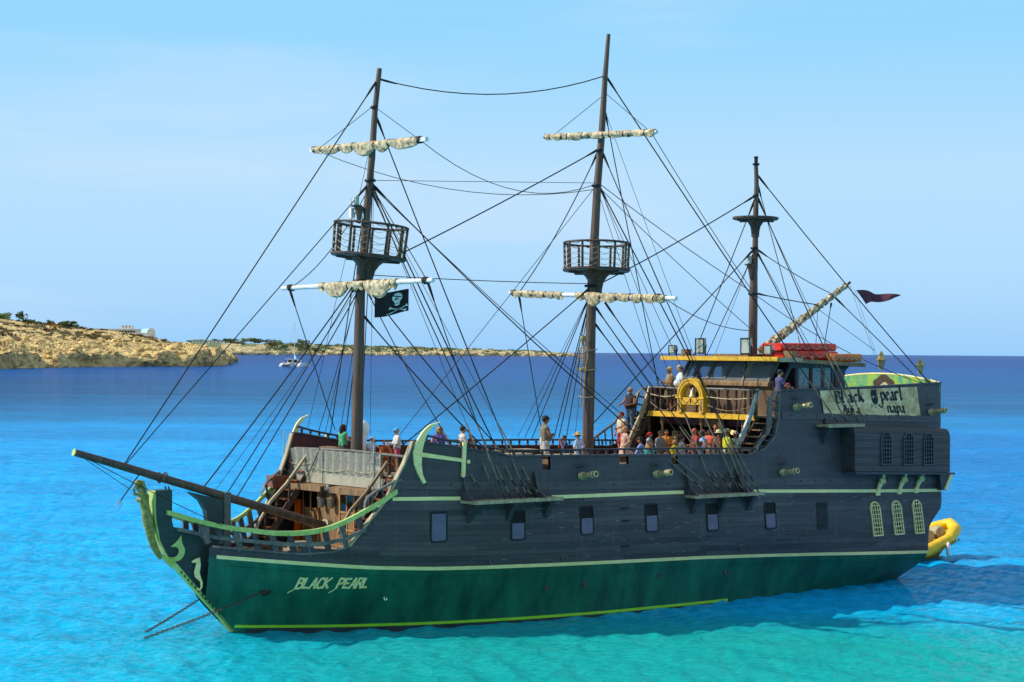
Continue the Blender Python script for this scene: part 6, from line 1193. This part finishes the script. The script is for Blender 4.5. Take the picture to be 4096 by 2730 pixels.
def person(pos, h, face, label, skin='f', top='#888888', bottom='#445566', sleeve=.5, leg='short', arms='down', hair='#3a2616', hairlen=0, hat=None, sit=False, extra=None, girth=1.0):
    """one continuous body; clothes, hair and hat are its children. face: direction looked at, degrees in ship axes (0 aft, 90 port)"""
    k = h/1.75; t = empty('person', pos, TH-R(face)-R(90)); g = girth
    hz = .48 if sit else .93
    dz = hz-.93
    up = lambda p: (p[0], p[1], p[2]+dz)
    body = MB(); sh = MB(); pa = MB()
    tors = [up(p) for p in ((0, 0, .93), (0, .005, 1.06), (0, .01, 1.2), (0, 0, 1.34), (0, -.01, 1.42))]
    tr_ = [.13*g, .125*g, .135*g, .14, .09]
    for o_, add in ((body, 0), (sh, .018)):
        capsule(o_, [(x-.055, y, z) for x, y, z in tors], [r*.82+add for r in tr_]); capsule(o_, [(x+.055, y, z) for x, y, z in tors], [r*.82+add for r in tr_])
        if g > 1.05: o_.ell(up((0, .08, 1.08)), (.15*g, .13*g+add, .16), 10, 7)
        capsule(o_, [up((-.17, -.005, 1.39)), up((.17, -.005, 1.39))], [.062+add, .062+add])
    capsule(body, [up((0, -.005, 1.42)), up((0, .01, 1.54))], [.052, .05])
    hc = Vector(up((0, .025, 1.635)))
    body.ell(hc, (.076, .095, .115), 12, 10); body.ell(hc+Vector((0, .02, -.055)), (.055, .07, .06), 10, 7); body.tube([hc+Vector((0, .085, .02)), hc+Vector((0, .113, -.02)), hc+Vector((0, .09, -.03))], [.012, .02, .016], 6)
    for s in (-1, 1): body.ell(hc+Vector((s*.078, .0, -.005)), (.015, .022, .03), 7, 6)
    hands = []; al = ARMS[arms]
    for s, (e, hd) in zip((-1, 1), al):
        e = up((s*e[0], e[1], e[2])); hd = up((s*hd[0], hd[1], hd[2])); sd_ = up((s*.185, -.005, 1.39)); capsule(body, [sd_, e, hd], [.05, .04, .029])
        if sleeve > 0:
            q = Vector(sd_).lerp(Vector(e), min(1, sleeve*1.3)); pts = [sd_, tuple(q)]; rr = [.068, .06]
            if sleeve >= 1: pts = [sd_, e, tuple(Vector(e).lerp(Vector(hd), .9))]; rr = [.066, .055, .045]
            capsule(sh, pts, rr)
        hands.append((Vector(hd), (Vector(hd)-Vector(e)).normalized(), s))
    for s in (-1, 1):
        hip = (s*.09, 0, hz)
        if sit: kn, an = (s*.12, .42, hz+.02), (s*.12, .44, .08)
        else: kn, an = (s*.1, .02, .5), (s*.105, -.01, .08)
        capsule(body, [hip, kn, an], [.085*g, .058, .04]); body.tube([(an[0], an[1]-.05, .04), (an[0], an[1]+.05, .045), (an[0]+s*.01, an[1]+.17, .03)], [.035, .042, .028], 8)
        if leg: 
            if leg == 'long': pp, rr = [hip, kn, (an[0], an[1], an[2]+.04)], [.1*g, .075, .062]
            else: pp, rr = [hip, tuple(Vector(hip).lerp(Vector(kn), .8))], [.105*g, .095]
            capsule(pa, pp, rr)
    if leg: capsule(pa, [(-.06, 0, hz), (.06, 0, hz)], [.125*g, .125*g]); capsule(pa, [(-.05, 0, hz+.09), (.05, 0, hz+.09)], [.12*g, .12*g])
    if leg == 'skirt': pa = MB(); pa.lathe([(.135, hz+.12), (.17, hz), (.24, hz-.42), (.02, hz-.4)], n=16); sh.lathe([(.14, hz+.2), (.14, hz)], n=12)
    me = remesh(body, 'body', .021)
    hb = MB()
    for hd, d, s in hands:
        sd_ = Vector((s, 0, 0)); sd_ = (sd_-d*sd_.dot(d)).normalized(); pn = d.cross(sd_)
        hb.ell(hd+d*.045, (.034, .03, .042), 8, 6)
        for q in range(4):
            o_ = hd+d*.08+pn*(.012*(q-1.5)*1.5); hb.tube([o_, o_+d*(.035-.004*abs(q-1.2))+sd_*-.008, o_+d*(.055-.006*abs(q-1.2))-sd_*.026], [.0085, .008, .006], 5)
        hb.tube([hd+d*.03+pn*.03, hd+d*.06+pn*.048, hd+d*.085+pn*.045-sd_*.012], [.011, .01, .007], 5)
    bm = bmesh.new(); bm.from_mesh(me); tmp = hb.mesh('hand'); bm.from_mesh(tmp); bm.to_mesh(me); bm.free(); bpy.data.meshes.remove(tmp)
    me.materials.clear(); ob = obj('body', me, cloth(SKIN[skin]), t, True)
    if top: s_ = obj('shirt', remesh(sh, 'shirt', .024), cloth(top), t, True)
    if leg: obj({'long': 'trousers', 'short': 'shorts', 'skirt': 'skirt'}[leg], remesh(pa, 'trousers', .026) if leg != 'skirt' else pa.mesh('skirt'), cloth(bottom), t, True)
    ey = MB(); [ey.ell(hc+Vector((s*.03, .088, .015)), (.011, .008, .008), 6, 5) for s in (-1, 1)]; ey.build('eyes', cloth('#241a16'), t, False)
    mo = MB(); mo.box(hc+Vector((0, .088, -.06)), (.045, .012, .008)); mo.build('mouth', cloth('#8a4a40'), t, False)
    if hair:
        hm = MB(); hm.ell(hc+Vector((0, -.018, .03)), (.087, .1, .105), 12, 9)
        if hairlen: hm.tube([hc+Vector((0, -.05, .05)), hc+Vector((0, -.08, -.06)), hc+Vector((0, -.085, -.12-.16*hairlen)), hc+Vector((0, -.08, -.16-.22*hairlen))], [.09, .09, .075, .03], 10, flat=1.3); hm.tube([hc+Vector((.07, 0, .03)), hc+Vector((.085, -.01, -.1)), hc+Vector((.075, -.02, -.16-.1*hairlen))], [.03, .035, .015], 7); hm.tube([hc+Vector((-.07, 0, .03)), hc+Vector((-.085, -.01, -.1)), hc+Vector((-.075, -.02, -.16-.1*hairlen))], [.03, .035, .015], 7)
        hm.build('hair', cloth(hair), t, False, True)
    if hat:
        kind, hcol = hat; o_ = hc+Vector((0, -.005, .05)); m2 = MB()
        if kind in ('cap', 'capback'):
            m2.lathe([(.1, 0), (.1, .035), (.075, .08), (.03, .1), (.005, .102)], o_, n=14); yy = 1 if kind == 'cap' else -1; m2.loft([[o_+Vector((x*.075, yy*(.07+(.11*(1-x*x))*f_), .004-.02*f_+z_)) for x in fr(-1, 1, 9)] for f_, z_ in ((0, 0), (1, 0), (1, .012), (0, .012))], False)
        elif kind == 'scarf': m2.ell(o_+Vector((0, -.01, -.01)), (.094, .108, .09), 12, 8); m2.tube([o_+Vector((0, -.1, -.03)), o_+Vector((.03, -.14, -.08)), o_+Vector((.05, -.15, -.18))], [.03, .025, .008], 6)
        elif kind == 'band': m2.lathe([(.1, -.01), (.1, .03)], o_, n=14, caps=False)
        elif kind == 'tricorne':
            m2.lathe([(.1, 0), (.095, .07), (.05, .1), (.005, .1)], o_, n=12); m2.loft([[o_+Vector(((.17+.03*math.cos(3*a))*math.cos(a)*f_, (.17+.03*math.cos(3*a))*math.sin(a)*f_, z_*(1-.6*math.cos(3*a)))) for a in fr(0, 6.283, 25)[:-1]] for f_, z_ in ((.55, .0), (1, .05), (.95, .11), (.6, .03))], False)
        else:
            br = {'straw': .23, 'fedora': .155, 'sun': .16, 'bucket': .145}[kind]; m2.lathe([(br, -.015), (br, 0), (.105, .012), (.1, .08), (.07, .115), (.005, .12)], o_, n=18); m2.lathe([(br, -.015), (.09, -.005)], o_, n=18, caps=False)
        m2.build('hat', cloth(hcol), t, False, True)
        if kind == 'fedora': MB().lathe([(.107, .015), (.105, .04)], o_, n=16, caps=False).build('hat_band', cloth('#3a3228'), t, False)
    if extra: extra(t, hc, dz)
    t.scale = (k*1.17, k*1.14, k); tag(t, label, 'person'); return t
def glasses(t, hc, dz): MB().box(hc+Vector((0, .094, .015)), (.13, .02, .035)).build('sunglasses', cloth('#15130f'), t, False)
def stripes(col, n=5, z0=1.0):
    def f_(t, hc, dz):
        for q in range(n): MB().lathe([(1, -.018), (1, .018)], (0, 0, 0), n=20, caps=False).build('shirt_stripe', cloth(col), t, False).matrix_basis = Matrix.Translation((0, .004, z0+dz+q*.085)) @ Matrix.Diagonal((.186, .136, 1, 1))
    return f_
def bag(t, hc, dz):
    MB().b2((-.2, -.22, .72), (.12, -.15, 1.02)).build('tote_bag', cloth('#d9d4c4'), t, False)
    for x in (-.12, .04): MB().tube([(x, -.17, 1.0), (x, -.16, 1.3), (x-.02, -.05, 1.46)], .012, 5).build('bag_strap', cloth('#d9d4c4'), t, False)
    for z in (.8, .92): MB().b2((-.12, -.226, z), (.04, -.221, z+.05)).build('bag_print', cloth('#3a3530'), t, False)
def towel(t, hc, dz): MB().tube([(-.2, .05, 1.25), (-.12, -.05, 1.46), (.1, -.08, 1.44), (.22, .05, 1.2)], [.06, .07, .07, .05], 8).build('towel', cloth('#2f9fd8'), t, False, True)
def beard(t, hc, dz): MB().ell(hc+Vector((0, .055, -.075)), (.06, .05, .065), 9, 7).build('beard', cloth('#b9a88c'), t, False, True)
def cup(t, hc, dz): MB().lathe([(.03, 0), (.04, .13)], (.02, .34, 1.14), n=10).build('drinking_cup', cloth('#d8d2b8'), t, False)
def bagpink(t, hc, dz): MB().ell((.1, .25, .78), (.16, .12, .2), 10, 7).build('pink_bag', cloth('#d94f9e'), t, False, True)
def feet(x, y, headz, dk=None): return (SW(x, y, dk if dk is not None else deckz(x)), headz-(dk if dk is not None else deckz(x)))
def put(x, y, hz_, face, label, dk=None, **kw):
    p, h = feet(x, y, hz_, dk); h = h/1.0
    if kw.get('sit'): h = (h/(1.75-.45))*1.75
    return person(p, h, face, label, **kw)
put(5.7, -1.45, 7.2, 0, 'woman with dark hair in a green sleeveless top beside the foremast', skin='f', top='#4fae76', sleeve=0, hair='#38221a', hairlen=.5, arms='fold', bottom='#3a3a44')
put(5.95, .1, 6.78, 80, 'child in white cap and white shirt beside the wheel', skin='f', top='#d9d9de', hat=('cap', '#e4e4ea'), arms='reach', extra=glasses, bottom='#30343e')
put(7.0, .25, 7.08, 200, 'woman in sky blue cap and white cardigan at the wheel', skin='f', top='#dcd6cc', sleeve=1, hat=('cap', '#5fb4e0'), hair='#c9a86a', arms='hold', bottom='#c8566a')
put(6.95, 3.0, 7.25, 120, 'blonde woman in a purple top by the port rail', skin='f', top='#6a4f9e', sleeve=0, hair='#b58640', hairlen=.8, arms='rail', extra=glasses, bottom='#d8d8d8')
put(7.85, 3.2, 7.25, 20, 'dark haired woman in a striped shirt holding a small child', skin='f', top='#d8d2c6', hair='#2e2018', arms='hold', extra=stripes('#3a3434'), bottom='#50505a')
p_, h_ = SW(8.15, 3.3, deckz(8.15)+.85), .95
person(p_, h_, 200, 'small blond child held by the woman in stripes', skin='f', top='#8a6a54', hair='#d9c08a', arms='fold', sit=True, bottom='#7a6a60')
put(14.8, -.5, 7.4, 20, 'tall man in dark cap and grey sleeveless shirt with folded arms', skin='t', top='#7d7866', sleeve=.1, hat=('cap', '#2c221e'), arms='fold', bottom='#c9c4bc', girth=1.12, hair='#2e2018')
put(14.75, .8, 6.68, 200, 'boy in a navy shirt holding his face, right of the man in grey', skin='t', top='#2f3a66', arms='face', bottom='#2e3440', hair='#3a2418')
put(14.45, 2.0, 6.84, 250, 'woman in wide straw hat and white shirt near the mainmast', skin='f', top='#cfd0e4', sleeve=1, hat=('straw', '#d9b878'), arms='hips', hair='#4a3020', bottom='#c8c8d0')
put(20.45, -2.2, 7.46, 190, 'red haired woman in cream top and red shorts at the starboard stair foot', skin='r', top='#d6c29e', sleeve=0, hair='#8a2f1e', arms='reach', bottom='#a8382c', dk=5.55)
put(19.4, -.8, 6.9, 200, 'girl in a pink dress with a hand on her hip', skin='p', top='#dcae9e', sleeve=0, hair='#c08a50', arms='hipR', leg='skirt', bottom='#dcae9e')
put(22.3, -3.7, 8.45, 175, 'bearded man in black tank top and jeans coming down the stair', dk=6.5, skin='t', top='#2a2326', sleeve=0, hair='#a8896a', arms='rail', leg='long', bottom='#4a5a72', girth=1.15, extra=beard)
put(19.3, .3, 6.5, 240, 'seated man in blue shirt and dark cap', skin='t', top='#7f9bd0', sleeve=.9, hat=('cap', '#3c3228'), hair='#3a2a1e', sit=True, arms='hold', leg='long', bottom='#4a4a50')
put(20.6, -.6, 6.65, 60, 'person in a bright red cap with white shirt behind the seated man', skin='f', top='#c4d2e0', hat=('scarf', '#d2201c'), arms='down', bottom='#40404a')
put(19.0, 1.2, 6.45, 60, 'person in grey shirt and patterned bandana with back to the rail', skin='f', top='#9a8d98', hat=('scarf', '#55504e'), arms='fold', bottom='#4a4650')
put(20.1, .6, 6.75, 80, 'person in a marled grey hooded top left of the boy in yellow', skin='t', top='#87837a', sleeve=1, hair='#4a3526', arms='down', leg='long', bottom='#6a6660')
put(19.05, 2.6, 6.47, 250, 'small boy in a bright yellow shirt by the port rail', skin='t', top='#e0c41e', arms='rail', hair='#a8854e', bottom='#4a4434')
put(19.8, 2.2, 6.6, 30, 'child in a brown tricorne hat carrying a pink bag', skin='f', top='#dcc8bc', sleeve=0, hat=('tricorne', '#5a3024'), extra=bagpink, arms='hold', leg='skirt', bottom='#b45a94')
put(20.95, 1.8, 6.88, 200, 'woman in red striped top and orange headscarf', skin='f', top='#c03a30', hat=('scarf', '#c4603a'), arms='reach', extra=stripes('#8a2620', 4, 1.02), leg='long', bottom='#5a2438', hair='#7a3020')
put(20.92, 2.3, 6.85, 30, 'brown haired woman in a pale blue top seen from behind', skin='f', top='#93b0dc', sleeve=.3, hair='#5a4030', hairlen=.3, arms='down', leg='long', bottom='#22222a')
put(23.2, .7, 7.0, 120, 'tall bald man in black with a bright blue towel on his shoulders', skin='t', top='#1f1c20', hair=None, extra=towel, arms='down', leg='long', bottom='#22222a')
put(21.75, 2.35, 6.8, 30, 'woman in cream sun hat with a white tote bag', skin='t', top='#7a4f3a', sleeve=0, hat=('sun', '#dcd49a'), hair='#4a3424', extra=bag, arms='down', bottom='#8a8478')
put(21.6, 3.0, 6.86, 20, 'man in a yellow shirt and tan fedora seen from behind', skin='t', top='#cfcf1e', hat=('fedora', '#a89a74'), hair='#5a4a3a', arms='down', bottom='#a8a090', girth=1.12)
put(22.45, 2.65, 6.74, 300, 'person in crocheted brimmed hat and pale striped top', skin='f', top='#cfd4b0', hat=('bucket', '#cbbfb2'), hair='#5a4030', extra=stripes('#3a3a3a', 4, 1.02), arms='down', bottom='#3a3a44')
put(23.3, -2.25, 9.38, 200, 'woman in patterned dress with headband holding a cup on the balcony', dk=7.42, skin='t', top='#9a8058', sleeve=0, hair='#d0aa68', hat=('band', '#c9a070'), arms='hold', leg='skirt', bottom='#6a5434', extra=cup)
put(23.45, -1.75, 9.45, 215, 'man in white shirt and backward cap on the balcony', dk=7.42, skin='f', top='#d6dcd6', hat=('capback', '#b8a48e'), hair='#5a4030', arms='hipR', bottom='#8fb4cc', girth=1.15)
put(23.6, -.75, 9.05, 170, 'person in a dark cap standing behind the yellow belfry', dk=7.42, skin='t', top='#5a4a3a', hat=('cap', '#241c1a'), arms='down', bottom='#4a3a30')
put(24.25, 3.4, 9.32, 20, 'man in navy shirt and navy cap at the port quarterdeck rail', dk=7.42, skin='f', top='#4a5078', hat=('cap', '#26283c'), hair='#3a2a20', arms='rail', bottom='#5a6070')
put(24.8, 3.35, 8.78, 60, 'child in a red bandana leaning on the port quarterdeck rail', dk=7.42, skin='r', top='#b8705a', hat=('scarf', '#b83a2c'), arms='rail', bottom='#5a4a4a')

put(22.1, 1.5, 6.85, 160, 'dark haired woman in a coral top behind the woman in pale blue', skin='t', top='#d8664a', sleeve=.2, hair='#2e2018', hairlen=.5, arms='hold', bottom='#dcd8cc')
put(23.0, 2.75, 6.8, 250, 'person in a white shirt at the foot of the port quarter stair', skin='p', top='#dcdce0', hair='#6a4a30', arms='down', bottom='#3a4a66')
put(20.35, 2.75, 6.4, 30, 'small girl in a lavender dress beside the tricorne hat', skin='p', top='#a79be0', sleeve=0, hair='#8a5a34', hairlen=.4, arms='down', leg='skirt', bottom='#a79be0')
put(18.25, 1.9, 6.35, 300, 'seated woman in a turquoise top at the table near the man in blue', skin='t', top='#3fb0b4', sleeve=.2, hair='#b98a4a', hairlen=.4, sit=True, arms='hold', bottom='#e0dcd0')
put(21.3, -.3, 6.75, 120, 'man in an orange shirt in front of the dark cabin bay', skin='t', top='#e08a2c', hair='#2e2018', arms='fold', bottom='#5a5048')
